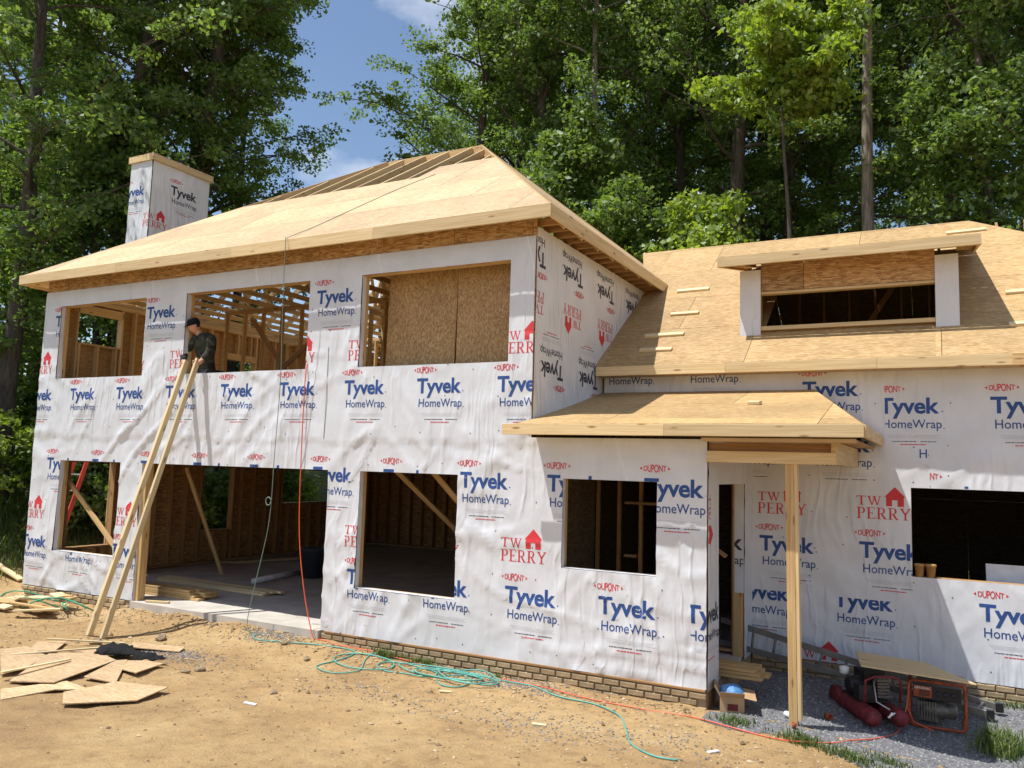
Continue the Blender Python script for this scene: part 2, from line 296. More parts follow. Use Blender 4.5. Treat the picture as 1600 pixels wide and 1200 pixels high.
def board(name, p0, p1, wd, th, up, m, parent=None):
    """a straight board from p0 to p1 (centre line); th is measured along up, wd across it"""
    p0, p1 = Vector(p0), Vector(p1); d = p1-p0; L = d.length; x = d.normalized(); z = Vector(up); z = (z-x*x.dot(z)).normalized(); y = z.cross(x)
    b = MB(); e = min(0.004, th*.12); h, k = wd/2, th/2
    pr = [(-h+e, -k), (h-e, -k), (h, -k+e), (h, k-e), (h-e, k), (-h+e, k), (-h, k-e), (-h, -k+e)]
    b.add([(0, a, c) for a, c in pr]+[(L, a, c) for a, c in pr], [tuple(range(7, -1, -1)), tuple(range(8, 16))]+[(i, (i+1) % 8, 8+(i+1) % 8, 8+i) for i in range(8)])
    return b.build(name, m, parent, mw=Matrix(((x.x, y.x, z.x, p0.x), (x.y, y.y, z.y, p0.y), (x.z, y.z, z.z, p0.z), (0, 0, 0, 1))))
def clip_half(poly, a, b, c):
    """keep a*x+b*y<=c"""
    out = []
    for i in range(len(poly)):
        p, q = poly[i], poly[(i+1) % len(poly)]; dp, dq = a*p[0]+b*p[1]-c, a*q[0]+b*q[1]-c
        if dp <= 0: out.append(p)
        if (dp < 0 < dq) or (dq < 0 < dp):
            t = dp/(dp-dq); out.append((p[0]+(q[0]-p[0])*t, p[1]+(q[1]-p[1])*t))
    return out
def clip_rect(poly, x0, x1, y0, y1):
    for a, b, c in ((-1, 0, -x0), (1, 0, x1), (0, -1, -y0), (0, 1, y1)):
        if len(poly) < 3: return []
        poly = clip_half(poly, a, b, c)
    return poly
def clip_convex(poly, conv):
    ar = sum(conv[i][0]*conv[(i+1) % len(conv)][1]-conv[(i+1) % len(conv)][0]*conv[i][1] for i in range(len(conv)))
    if ar < 0: conv = conv[::-1]
    for i in range(len(conv)):
        if len(poly) < 3: return []
        p, q = conv[i], conv[(i+1) % len(conv)]; nx, ny = q[1]-p[1], -(q[0]-p[0]); poly = clip_half(poly, nx, ny, nx*p[0]+ny*p[1])
    return poly
def area(p): return abs(sum(p[i][0]*p[(i+1) % len(p)][1]-p[(i+1) % len(p)][0]*p[i][1] for i in range(len(p))))/2
def panels(fr, outline, m, parent, rows=1.22, length=2.44, th=0.012, u0=0.0, v0=0.0, name='osb_panel', gap=0.007, holes=()):
    """sheathing panels laid in staggered rows on the plane fr, each its own object, top face at n=0"""
    us = [p[0] for p in outline]; vs_ = [p[1] for p in outline]; k = 0; v = v0
    while v < max(vs_):
        u = u0+(0 if k % 2 == 0 else -length/2)-length*math.ceil((u0-min(us))/length+1)
        while u < max(us):
            rect = [(u+gap/2, v+gap/2), (u+length-gap/2, v+gap/2), (u+length-gap/2, v+rows-gap/2), (u+gap/2, v+rows-gap/2)]
            pieces = [clip_convex(rect, outline)]
            for (a0, a1, b0, b1) in holes:
                nxt = []
                for pc in pieces:
                    if len(pc) < 3: continue
                    nxt += [clip_rect(pc, -99, a0, -99, 99), clip_rect(pc, a1, 99, -99, 99), clip_rect(pc, a0, a1, -99, b0), clip_rect(pc, a0, a1, b1, 99)]
                pieces = nxt
            for pc in pieces:
                if len(pc) >= 3 and area(pc) > 0.004:
                    cx = sum(p[0] for p in pc)/len(pc); cy = sum(p[1] for p in pc)/len(pc)
                    b = MB(); b.prism([(p[0]-cx, p[1]-cy) for p in pc], -th, random.uniform(-0.0012, 0.0012))
                    b.build(name, m, parent, mw=fr @ Matrix.Translation((cx, cy, 0)))
            u += length
        v += rows; k += 1

def sst(a, b, x):
    t = min(1, max(0, (x-a)/(b-a))); return t*t*(3-2*t)
def gh0(x, y):
    h = -.23+.085*max(0, -y-1.2)
    h += .13*math.exp(-((x-5.1)/2.4)**4)*math.exp(-((y+.05)/.55)**2)
    if x < -1: h += .30*min(8, -1-x)*sst(-1, -4, x)
    if y > 12: h += .22*min(60, y-12)
    h -= .20*sst(13.3, 15.4, x)*sst(2.3, .6, y)
    return h
def gh(x, y):
    h = gh0(x, y)
    inside = -0.3 < x < 17 and 0.02 < y < 11
    if not inside:
        h += 0.035*noise.noise(Vector((x*.7, y*.7, 1)))+0.022*noise.noise(Vector((x*2.3, y*2.3, 5)))+0.009*noise.noise(Vector((x*6.1, y*6.1, 9)))
        if -.5 < y < .02: h += (.5+y)*.14*(.4+noise.noise(Vector((x*1.7, 3, 2))))
        h -= .022*max(0, 1-abs(((x*.45+y)+.35*math.sin(x*.5)) % 1.7-.85)*5)*sst(-.6, -1.4, y)
    return h

# ------------------------------------------------------------------ ground
def spread(lo, hi, step, far):
    a = list(np.arange(lo, hi+1e-6, step)); g = step; x = hi
    while x < far: g *= 1.35; x += g; a.append(x)
    g = step; x = lo
    while x > -far: g *= 1.35; x -= g; a.insert(0, x)
    return a
gx = spread(-6, 18, 0.10, 600); gy = spread(-7, 3, 0.10, 600)
gm = MB(); gm.v = [(x, y, gh(x, y)-(0.25 if (0.3 < x < 12.4 and 0.35 < y < 10.2) else 0)) for y in gy for x in gx]
nxg = len(gx); gm.f = [(j*nxg+i, j*nxg+i+1, (j+1)*nxg+i+1, (j+1)*nxg+i) for j in range(len(gy)-1) for i in range(nxg-1)]
tag(gm.build('ground', M['ground'], smooth=True), kind='structure')

# ------------------------------------------------------------------ lettering (flat print on the wrap)
def text_polys(body, bold=0.0, spacing=1.0):
    cu = bpy.data.curves.new('t', 'FONT'); cu.body = body; cu.size = 1; cu.offset = bold; cu.resolution_u = 3; cu.space_character = spacing
    ob = bpy.data.objects.new('t', cu); COL.objects.link(ob); bpy.context.view_layer.update()
    ev = ob.evaluated_get(bpy.context.evaluated_depsgraph_get()); me = ev.to_mesh(); me.calc_loop_triangles()
    vv = [(v.co.x, v.co.y) for v in me.vertices]; tr = [[vv[i] for i in t.vertices] for t in me.loop_triangles]
    ev.to_mesh_clear(); bpy.data.objects.remove(ob); bpy.data.curves.remove(cu); return tr
def fit(tr, x0, x1, y0, y1):
    xs = [p[0] for t in tr for p in t]; ys = [p[1] for t in tr for p in t]; a, b, c, d = min(xs), max(xs), min(ys), max(ys)
    return [[(x0+(p[0]-a)/(b-a)*(x1-x0), y0+(p[1]-c)/(d-c)*(y1-y0)) for p in t] for t in tr]
def strokes(lst): return [list(p) for p in lst]
def rc(x0, x1, y0, y1): return [(x0, y0), (x1, y0), (x1, y1), (x0, y1)]
def arc(cx, cy, rx, ry, wx, wy, a0, a1, n=8):
    o = []
    for i in range(n):
        t0 = a0+(a1-a0)*i/n; t1 = a0+(a1-a0)*(i+1)/n
        o.append([(cx+rx*math.cos(t0), cy+ry*math.sin(t0)), (cx+rx*math.cos(t1), cy+ry*math.sin(t1)), (cx+(rx-wx)*math.cos(t1), cy+(ry-wy)*math.sin(t1)), (cx+(rx-wx)*math.cos(t0), cy+(ry-wy)*math.sin(t0))])
    return o
def serif(ch):
    if ch == 'T': return .95, [rc(0, .95, .93, 1), rc(.39, .56, .05, .93), rc(.26, .69, 0, .05), [(0, .78), (.05, .78), (.09, .93), (0, .93)], [(.90, .78), (.95, .78), (.95, .93), (.86, .93)]]
    if ch == 'W': return 1.35, [[(.08, .95), (.27, .95), (.52, 0), (.43, 0)], [(.43, 0), (.52, 0), (.76, .95), (.68, .95)], [(.60, .95), (.79, .95), (1.03, 0), (.94, 0)], [(.94, 0), (1.03, 0), (1.29, .95), (1.21, .95)], rc(0, .40, .95, 1), rc(.53, .92, .95, 1), rc(1.1, 1.35, .95, 1)]
    if ch in 'PR':
        o = [rc(.12, .29, .05, .95), rc(0, .40, 0, .05), rc(0, .29, .95, 1), rc(.29, .5, .94, 1), rc(.29, .5, .46, .51)]+arc(.5, .73, .27, .27, .16, .055, -math.pi/2, math.pi/2)
        if ch == 'R': o += [[(.36, .48), (.54, .48), (.86, .05), (.66, .05)], rc(.66, .95, 0, .05)]
        return (.98 if ch == 'R' else .84), o
    if ch == 'E': return .84, [rc(.12, .29, .05, .95), rc(0, .80, 0, .055), rc(0, .76, .945, 1), rc(.29, .55, .48, .535), rc(.51, .555, .40, .62), [(.74, .055), (.80, .055), (.80, .25), (.76, .25)], rc(.71, .76, .80, .945)]
    return 1.0, [[(.06, .95), (.26, .95), (.58, .46), (.42, .46)], [(.42, .46), (.58, .46), (.90, .95), (.80, .95)], rc(.42, .58, .05, .46), rc(.28, .72, 0, .05), rc(0, .38, .95, 1), rc(.68, 1.0, .95, 1)]
def serif_word(wd, x0, x1, y0, y1):
    o = []; x = 0
    for ch in wd:
        a, ps = serif(ch); o += [[(p[0]+x, p[1]) for p in q] for q in ps]; x += a+.07
    x -= .07
    return [[(x0+p[0]/x*(x1-x0), y0+p[1]*(y1-y0)) for p in q] for q in o]
D_ = fit(text_polys('DUPONT', 0.014, 0.92), 0.035, 0.315, -.5, .5)
oval = []
for t in D_:
    oval.append([(p[0]-.045, .118+p[1]*.098*(1-.42*((p[0]-.175)/.14)**2)) for p in t])
oval += [[(-.058, .118), (-.030, .098), (-.030, .138)], [(.318, .118), (.290, .138), (.290, .098)]]
BIG = fit(text_polys('Tyvek', 0.028, 0.97), 0, .715, -.272, .004)+[rc(.735, .75, -.185, -.170)]
HOME = fit(text_polys('HomeWrap', 0.006, 1.0), .045, .735, -.432, -.283)+[rc(.752, .765, -.402, -.389)]
rl = random.Random(3)
def micro(x0, x1, y, h, fill=0.85):
    o = []; x = x0
    while x < x1:
        ww = rl.uniform(.012, .05)
        if rl.random() < fill: o.append(rc(x, min(x1, x+ww), y, y+h))
        x += ww+.006
    return o
LINES = [rc(.09, .40, -.485, -.4825), rc(.43, .70, -.487, -.4845), rc(.11, .68, -.505, -.5025), rc(.13, .72, -.522, -.5195)]
MIC = micro(.15, .67, -.572, .009)
MICR = micro(.25, .55, -.612, .012, .95)
TW = serif_word('TW', 0, .295, -.118, 0)+serif_word('PERRY', 0.0, .645, -.296, -.148)
HOUSE = [[(.335, -.005), (.585, -.005), (.46, .125)], rc(.355, .425, -.125, -.005), rc(.49, .565, -.125, -.005), rc(.425, .49, -.045, -.005)]
BLOCK = [(oval, 'red'), (BIG, 'blue'), (HOME, 'blue'), (LINES, 'grey_ink'), (MIC, 'black_and_shaded_ink'), (MICR, 'red')]
LOGO = [(TW+HOUSE, 'red')]

# ------------------------------------------------------------------ house wrap sheets with real folds
def fold_h(seed, amp):
    def h(u, v):
        a = noise.noise(Vector((u*.45+seed, v*.45, 3))); b = noise.noise(Vector((u*.9, v*.9+seed, 7)))
        wu, wv = u+.35*a, v+.35*b
        r = 0
        for ang, f1, f2, k in ((.55, 3.2, .75, 0), (-.65, 2.7, .6, 11), (1.4, 2.4, .5, 23)):
            p = wu*math.cos(ang)+wv*math.sin(ang); q = -wu*math.sin(ang)+wv*math.cos(ang)
            x = noise.noise(Vector((p*f1, q*f2, k+seed))); mk = max(0, noise.noise(Vector((u*.5+k, v*.5, seed)))+.28)
            r += mk*(max(0, 1-abs(x)*4.5))**2
        return amp*(r+.5*a+.35*b)
    return h
class Wrap:
    def __init__(s, name, fr, regions, holes, h, step, parent, dz=None):
        s.fr = fr; s.h = h; s.parent = parent; s.regions = regions; s.holes = holes
        us = sorted({round(x, 5) for r in list(regions)+list(holes) for x in r[:2]}); vs2 = sorted({round(x, 5) for r in list(regions)+list(holes) for x in r[2:4]})
        def fill(a):
            o = []
            for p, q in zip(a, a[1:]):
                n = max(1, int(math.ceil((q-p)/step))); o += [p+(q-p)*i/n for i in range(n)]
            return o+[a[-1]]
        s.us, s.vs = fill(us), fill(vs2)
        s.H = [[h(u, v) for u in s.us] for v in s.vs]
        b = MB(); idx = {}
        def vid(i, j):
            if (i, j) not in idx: idx[(i, j)] = len(b.v); b.v.append((s.us[i], s.vs[j], s.H[j][i]))
            return idx[(i, j)]
        s.ok = {}
        for j in range(len(s.vs)-1):
            for i in range(len(s.us)-1):
                cu, cv = (s.us[i]+s.us[i+1])/2, (s.vs[j]+s.vs[j+1])/2
                k = any(r[0] < cu < r[1] and r[2] < cv < r[3] for r in regions) and not any(r[0] < cu < r[1] and r[2] < cv < r[3] for r in holes)
                s.ok[(i, j)] = k
                if k: b.f.append((vid(i, j), vid(i+1, j), vid(i+1, j+1), vid(i, j+1)))
        s.ob = b.build(name, M['wrap'], parent, True, mw=fr)
    def put(s, polys, m, u, v, rot=0, clip=None, name='printed_mark', lift=0.0025):
        b = MB(); c, sn = math.cos(rot), math.sin(rot)
        for q in polys:
            q = [(u+c*p[0]-sn*p[1], v+sn*p[0]+c*p[1]) for p in q]
            if clip: q = clip_rect(q, *clip)
            if len(q) < 3: continue
            u0, u1, v0, v1 = min(p[0] for p in q), max(p[0] for p in q), min(p[1] for p in q), max(p[1] for p in q)
            i0 = max(0, bisect.bisect_right(s.us, u0)-1); i1 = min(len(s.us)-2, bisect.bisect_left(s.us, u1)); j0 = max(0, bisect.bisect_right(s.vs, v0)-1); j1 = min(len(s.vs)-2, bisect.bisect_left(s.vs, v1))
            for j in range(j0, j1+1):
                for i in range(i0, i1+1):
                    if not s.ok.get((i, j)): continue
                    a0, a1, b0, b1 = s.us[i], s.us[i+1], s.vs[j], s.vs[j+1]
                    pc = clip_rect(q, a0, a1, b0, b1)
                    if len(pc) < 3 or area(pc) < 1e-8: continue
                    H = s.H; vv = []
                    for p in pc:
                        x, y = (p[0]-a0)/(a1-a0), (p[1]-b0)/(b1-b0)
                        vv.append((p[0], p[1], (H[j][i]*(1-x)+H[j][i+1]*x)*(1-y)+(H[j+1][i]*(1-x)+H[j+1][i+1]*x)*y+lift))
                    b.add(vv, [tuple(range(len(vv)))])
        if b.f:
            b.build(name, m, s.ob)
    def stamp(s, items, u, v, rot=0, clip=None):
        for ps, m in items: s.put(ps, M[m], u, v, rot, clip)

# ------------------------------------------------------------------ the house
house = tag(empty('house'), 'two storey house under construction, clad in printed white wrap with bare sheathed roofs', 'house')
W, W2, ZT, OV, ZE, YB = 10.43, 12.70, 5.456, 0.33, 5.753, 2.40
UP = [(.49, 2.872, 3.7945, 5.16), (3.88, 6.588, 3.7945, 5.16), (7.587, 10.067, 3.7945, 5.16)]
LO = [(.824, 2.489, .668, 2.291), (3.054, 7.125, -.2, 2.291), (7.704, 9.357, .648, 2.291), (10.889, 12.109, 1.195, 2.291)]
DEPTH, FL2 = 10.40, 2.93
fh = fold_h(1.7, .036)
def front_h(u, v):
    h = fh(u, v)*(.35 if v > 4.15 else 1.0)*(.55 if (u > 10.5 and v > 1.7) else 1.0)
    if 2.70+.02*noise.noise(Vector((u*1.3, 0, 2))) < v: h += .010
    k = math.exp(-((u-10.25)/.35)**2-((v-2.62)/.28)**2); h += .03*k*noise.noise(Vector((u*7, v*9, 4)))
    h += .018*math.exp(-((v-3.15)/.35)**2)*max(0, noise.noise(Vector((u*2.2+v*1.3, v*.8, 31))))
    e = min(1, min(abs(v-ZT), .08)/.08)
    return .012+max(-.004, h)*e
fw_ = Wrap('house_wrap', frame((0, 0, 0), (1, 0, 0), (0, 0, 1)), [(0, W, 0, ZT), (W, W2, 0, 2.80)], UP+LO, front_h, .055, house)
P_ = 1.277
for k in range(-1, 9):
    fw_.stamp(BLOCK, .976+P_*k, 3.60, clip=(0, W, 2.72, ZT))          # under the upper openings
    fw_.stamp(BLOCK, .353+P_*k, 4.985, clip=(0, W, 2.72, ZT))
    fw_.stamp(LOGO, 3.565+P_*(k-3), 4.195, clip=(0, W, 2.72, ZT))
for k in range(-1, 11):
    fw_.stamp(BLOCK, .468+P_*k-.012, 2.33, clip=(0, W2-.01, 0, 2.69))
    fw_.stamp(LOGO, 10.039+P_*(k-8), 1.515, clip=(0, W2-.2, 0, 2.69))
    fw_.stamp(BLOCK, 10.117+P_*(k-8), .905, clip=(0, W2-.2, 0, 2.69))
def nails(wp, u0, u1, v0, v1):
    ps = []
    for i in range(int((u1-u0)/.41)):
        for j in range(int((v1-v0)/.46)):
            if random.random() < .6:
                u, v = u0+.1+i*.41+random.gauss(0, .03), v0+.1+j*.46+random.gauss(0, .05); ps.append([(u+.009*math.cos(a), v+.009*math.sin(a)) for a in (0, 1.05, 2.1, 3.14, 4.2, 5.25)])
    wp.put(ps, M['black_and_shaded_ink'], 0, 0, name='cap_nail_dots', lift=.003)
nails(fw_, 0, W, 0, ZT); nails(fw_, W, W2, 0, 2.7)
# bare sheathing strip above the wrap and the sheathing behind it
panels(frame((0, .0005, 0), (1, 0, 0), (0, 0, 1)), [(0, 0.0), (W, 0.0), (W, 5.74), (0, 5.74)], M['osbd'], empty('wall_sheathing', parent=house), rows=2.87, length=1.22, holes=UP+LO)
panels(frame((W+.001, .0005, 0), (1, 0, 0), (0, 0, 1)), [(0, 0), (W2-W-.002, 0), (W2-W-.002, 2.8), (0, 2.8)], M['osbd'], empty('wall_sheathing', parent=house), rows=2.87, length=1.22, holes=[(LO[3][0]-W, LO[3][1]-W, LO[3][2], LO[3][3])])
# opening liners: jambs, heads, sills and the folded-in wrap
def liner(h, zb=None, depth=.14, sill=True):
    x0, x1, z0, z1 = h; z0 = max(z0, 0) if zb is None else zb
    fr_ = empty('opening_frame', parent=house); y0, y1 = .014, .014+depth; ym = (y0+y1)/2; t = .038
    m = M['lum']
    board('jamb', (x0-t/2+.001, ym, z0), (x0-t/2+.001, ym, z1), depth, t, (1, 0, 0), m, fr_)
    board('jamb', (x1+t/2-.001, ym, z0), (x1+t/2-.001, ym, z1), depth, t, (1, 0, 0), m, fr_)
    board('header', (x0-.04, ym, z1+.10), (x1+.04, ym, z1+.10), depth, .198, (0, 0, 1), m, fr_)
    if sill: board('sill', (x0-.04, ym, z0-t/2+.001), (x1+.04, ym, z0-t/2+.001), depth, t, (0, 0, 1), m, fr_)
    b = MB(); dd = .07
    n = 10
    for i in range(n):
        za, zb2 = z0+(z1-z0)*i/n, z0+(z1-z0)*(i+1)/n
        wob = [dd*(1+.35*noise.noise(Vector((x0*3, z*3, 1)))) for z in (za, zb2)]
        b.add([(x0+.004, -.012, za), (x0+.004, wob[0], za), (x0+.004, wob[1], zb2), (x0+.004, -.012, zb2)], [(0, 1, 2, 3)])
    if sill: b.add([(x0, -.012, z0+.004), (x1, -.012, z0+.004), (x1, .10, z0+.004), (x0, .10, z0+.004)], [(0, 1, 2, 3)])
    b.build('wrap_fold', M['wrap'], fr_)
for h in UP: liner(h)
for i, h in enumerate(LO): liner(h, sill=(i != 1))
# corner post of the garage opening
board('post', (3.10, .09, 0), (3.10, .09, 2.29), .14, .09, (1, 0, 0), M['lum'], house)

# --- side wall of the upper storey (faces +X), printed upside down
sh = fold_h(8.3, .012)
def side_h(u, v):
    h = .010+max(-.003, sh(u, v)*.8)
    h += .025*math.exp(-((v-5.35-.03*u)/.14)**2)*max(0, noise.noise(Vector((u*2.5, v*6, 9))))
    if v < 3.6: h += (3.6-v)*.16*sst(0, 1.2, u)
    return h
side_fr = frame((W, 0, 0), (0, 1, 0), (0, 0, 1))
wing_z = lambda y: 3.96+.70*(y-2.05)
b0 = Wrap('house_wrap', side_fr, [(0, 4.42, 2.95, 5.58)], [], side_h, .07, house)
for k in range(-1, 4):
    b0.stamp([(p, 'black_and_shaded_ink' if m == 'blue' else m) for p, m in BLOCK], 1.54+P_*k, 5.06, math.pi, clip=(0.02, 4.4, 2.95, 5.56))  # blue lettering darkened here: the wall's shade is in its colour
    b0.stamp([(p, 'black_and_shaded_ink' if m == 'blue' else m) for p, m in BLOCK], .90+P_*k, 3.62, math.pi, clip=(0.02, 4.4, 2.95, 5.56))
    b0.stamp(LOGO, 1.50+P_*k, 4.43, math.pi, clip=(0.02, 4.4, 2.95, 5.56))
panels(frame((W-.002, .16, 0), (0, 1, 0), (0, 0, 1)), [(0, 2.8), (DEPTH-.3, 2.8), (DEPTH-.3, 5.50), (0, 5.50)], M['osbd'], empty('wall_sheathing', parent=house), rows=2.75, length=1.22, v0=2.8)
# frieze studs / truss ends in the gap under the side eave
side_gap = empty('truss_tail_row', parent=house)
for i in range(18):
    y = .12+i*.305
    if y < 4.4: board('truss_tail', (W-.10, y, 5.66), (W+OV-.03, y, 5.66), .038, .10, (0, 0, 1), M['lumbrown'], side_gap)

# --- left wall, back wall, inner walls (framing is seen through the openings)
LWH_L = [(.67, 1.62, .61, 2.25), (3.88, 4.80, .755, 2.19), (6.45, 8.60, 1.31, 2.14)]
LWH_U = [(.58, 1.52, 4.60, 5.20), (4.35, 5.25, 3.95, 4.75), (7.4, 8.5, 3.95, 4.75)]
left_sh = empty('wall_sheathing', parent=house)
lf = frame((0, DEPTH, 0), (0, -1, 0), (0, 0, 1))
for z0_, z1_, mm_, hh_ in ((0, 2.75, 'osbd', LWH_L), (2.755, 5.5, 'osbw', LWH_U)): panels(lf, [(0, z0_), (DEPTH-.02, z0_), (DEPTH-.02, z1_), (0, z1_)], M[mm_], left_sh, rows=2.75, length=1.22, v0=z0_, holes=[(DEPTH-h[1], DEPTH-h[0], h[2], h[3]) for h in hh_])  # upper sheathing in a lighter tone, sunlight put into its colour
lw = Wrap('house_wrap', frame((-.006, DEPTH, 0), (0, -1, 0), (0, 0, 1)), [(0, DEPTH, 0, 5.45)], [(DEPTH-h[1], DEPTH-h[0], h[2], h[3]) for h in LWH_L+LWH_U], lambda u, v: .004, .6, house)
def stud_wall(ax, c, a0, a1, z0, z1, holes, m, sp=.406, th=.14, parent=house, plates=True):
    """ax 'x': wall lies in the plane x=c..c+th and runs along y; ax 'y': plane y=c..c+th, runs along x"""
    fr_ = empty('stud_wall', parent=parent); mid = c+th/2
    P = (lambda s, z: (mid, s, z)) if ax == 'x' else (lambda s, z: (s, mid, z))
    upd = (0, 1, 0) if ax == 'x' else (1, 0, 0)
    if plates:
        board('bottom_plate', P(a0, z0+.019), P(a1, z0+.019), th, .038, (0, 0, 1), m, fr_); board('top_plate', P(a0, z1-.038), P(a1, z1-.038), th, .076, (0, 0, 1), m, fr_)
    s = a0+.02; st = []
    while s < a1: st.append(s); s += sp
    for h in holes: st += [h[0]-.02, h[1]+.02]
    for s in st:
        segs = [(z0+.038, z1-.076)]
        for h in holes:
            if h[0] < s < h[1]: segs = [(z0+.038, h[2]-.038), (h[3]+.15, z1-.076)]
        for za, zb in segs:
            if zb-za > .08: board('stud', P(s, za), P(s, zb), th, .038, upd, m, fr_)
    for h in holes:
        board('window_sill', P(h[0], h[2]-.019), P(h[1], h[2]-.019), th, .038, (0, 0, 1), m, fr_)
        board('header', P(h[0]-.04, h[3]+.075), P(h[1]+.04, h[3]+.075), th, .15, (0, 0, 1), m, fr_)
    return fr_
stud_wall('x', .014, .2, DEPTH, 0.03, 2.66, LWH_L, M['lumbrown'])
stud_wall('x', .014, .2, DEPTH, FL2, 5.46, LWH_U, M['fascia'])  # paler lumber upstairs: sun on the framing put into its colour
panels(frame((0, DEPTH, 0), (1, 0, 0), (0, 0, 1)), [(0, 0), (W, 0), (W, 5.5), (0, 5.5)], M['osbd'], left_sh, rows=2.75, length=1.22, holes=[(2.2, 3.4, 3.95, 5.0), (6.2, 7.6, 3.95, 5.0)])
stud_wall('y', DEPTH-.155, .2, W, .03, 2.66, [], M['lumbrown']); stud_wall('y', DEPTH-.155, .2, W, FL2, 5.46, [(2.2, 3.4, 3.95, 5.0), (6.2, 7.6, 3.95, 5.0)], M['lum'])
# upper partitions, in lighter lumber that stands in for sunlight
stud_wall('y', 2.35, 2.2, 8.6, FL2, 5.40, [], M['lum'], sp=.50, th=.09)
stud_wall('x', 5.2, 3.2, 8.5, FL2, 5.40, [(4.2, 5.6, FL2+.05, 5.0)], M['fascia'], th=.09)
stud_wall('y', 6.2, .2, 5.0, FL2, 5.40, [(1.4, 2.6, 3.9, 4.9)], M['fascia'], th=.09)
for p, q, m in [((3.0, 2.28, 5.2), (5.0, 2.28, 3.0), 'lumbrown'), ((2.9, 2.22, 3.4), (5.0, 2.22, 4.9), 'lumbrown'), ((6.9, 1.6, 5.2), (8.6, 1.6, 3.4), 'lumbrown'), ((2.6, 6.0, 3.0), (4.6, 6.0, 5.2), 'lum'), ((1.8, .9, 5.3), (.4, 4.2, 3.2), 'lum')]:
    board('diagonal_brace', p, q, .09, .038, (0, 1, 0), M[m], house)
# two sheathing sheets standing inside the upper opening nearest the corner
stand = empty('standing_sheathing', parent=house)
for (x0, x1, tl) in ((7.78, 8.985, .03), (9.03, 10.36, .0)):
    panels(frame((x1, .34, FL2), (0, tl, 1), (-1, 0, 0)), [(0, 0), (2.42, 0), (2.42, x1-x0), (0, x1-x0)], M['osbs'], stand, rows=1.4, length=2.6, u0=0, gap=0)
# lower storey: braces, lower partitions, upper floor deck
for p, q in [((.25, .30, 2.2), (2.45, .22, .62)), ((1.9, 1.9, 2.2), (2.3, 2.6, .1)), ((7.2, 1.2, 2.5), (8.2, 4.0, .2)), ((8.1, .8, 2.6), (9.9, .9, .9))]:
    board('diagonal_brace', p, q, .09, .038, (0, 1, 0), M['lum'], house)
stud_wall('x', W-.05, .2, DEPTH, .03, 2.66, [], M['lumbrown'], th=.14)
panels(frame((W+.10, .2, 0), (0, 1, 0), (0, 0, 1)), [(0, 0), (DEPTH-.2, 0), (DEPTH-.2, 2.66), (0, 2.66)], M['osbshade'], left_sh, rows=2.7, length=1.22)
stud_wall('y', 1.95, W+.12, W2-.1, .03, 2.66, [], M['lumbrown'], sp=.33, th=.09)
panels(frame((W2-.02, 2.0, 0), (0, 1, 0), (0, 0, 1)), [(0, 0), (3.3, 0), (3.3, 2.66), (0, 2.66)], M['osbshade'], left_sh, rows=2.7)
panels(frame((W+.1, .17, 2.70), (1, 0, 0), (0, 1, 0)), [(0, 0), (2.1, 0), (2.1, 5.0), (0, 5.0)], M['osbshade'], left_sh)
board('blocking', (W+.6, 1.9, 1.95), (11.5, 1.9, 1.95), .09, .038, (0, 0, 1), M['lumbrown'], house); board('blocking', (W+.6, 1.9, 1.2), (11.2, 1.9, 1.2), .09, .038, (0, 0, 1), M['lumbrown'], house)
panels(frame((W+.12, 5.2, 0), (1, 0, 0), (0, 0, 1)), [(0, 0), (2.05, 0), (2.05, 2.66), (0, 2.66)], M['osbshade'], left_sh, rows=2.7, length=1.22)
deck = empty('floor_deck', parent=house)
panels(frame((.02, .03, FL2), (1, 0, 0), (0, 1, 0)), [(0, 0), (W-.1, 0), (W-.1, DEPTH-.05), (0, DEPTH-.05)], M['osbd'], deck, th=.019)
for i in range(26):
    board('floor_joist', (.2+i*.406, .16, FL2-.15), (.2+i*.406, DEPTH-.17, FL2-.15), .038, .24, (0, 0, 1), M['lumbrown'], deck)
b = MB(); b.box(.02, W2-.02, .02, DEPTH, -.22, -.002); b.box(3.06, 7.12, -.06, .02, -.20, -.0025); b.build('floor_slab', M['concrete'], house)
# plumbing stub in the garage
b = MB(); b.tube([(8.95, 2.6, 0), (8.95, 2.6, 2.6)], .03, 10); b.build('drain_pipe', M['steel'], house, True)

# ------------------------------------------------------------------ main hip roof
YR, ZR = 5.2, 9.30; SF = (ZR-ZE)/(YR+OV); XR = 6.44; XL = W-XR; SS = (ZR-ZE)/(W+OV-XR)
roof = empty('roof', parent=house)
k = math.sqrt(1+SF*SF); ff = frame((0, -OV, ZE), (1, 0, 0), (0, 1, SF))
lim_l = lambda v: -OV+v/k*SF/SS                 # hips on the front slope, v measured up the slope
lim_r = lambda v: W+OV-v/k*SF/SS
vt, vt2 = 3.66, 4.50
panels(ff, [(-OV, 0), (W+OV, 0), (lim_r(vt), vt), (lim_l(vt), vt)], M['osb'], roof, u0=.4)
panels(ff, [(6.55, vt), (lim_r(vt), vt), (lim_r(vt2), vt2), (6.55, vt2)], M['osb'], roof, v0=vt, u0=.4)
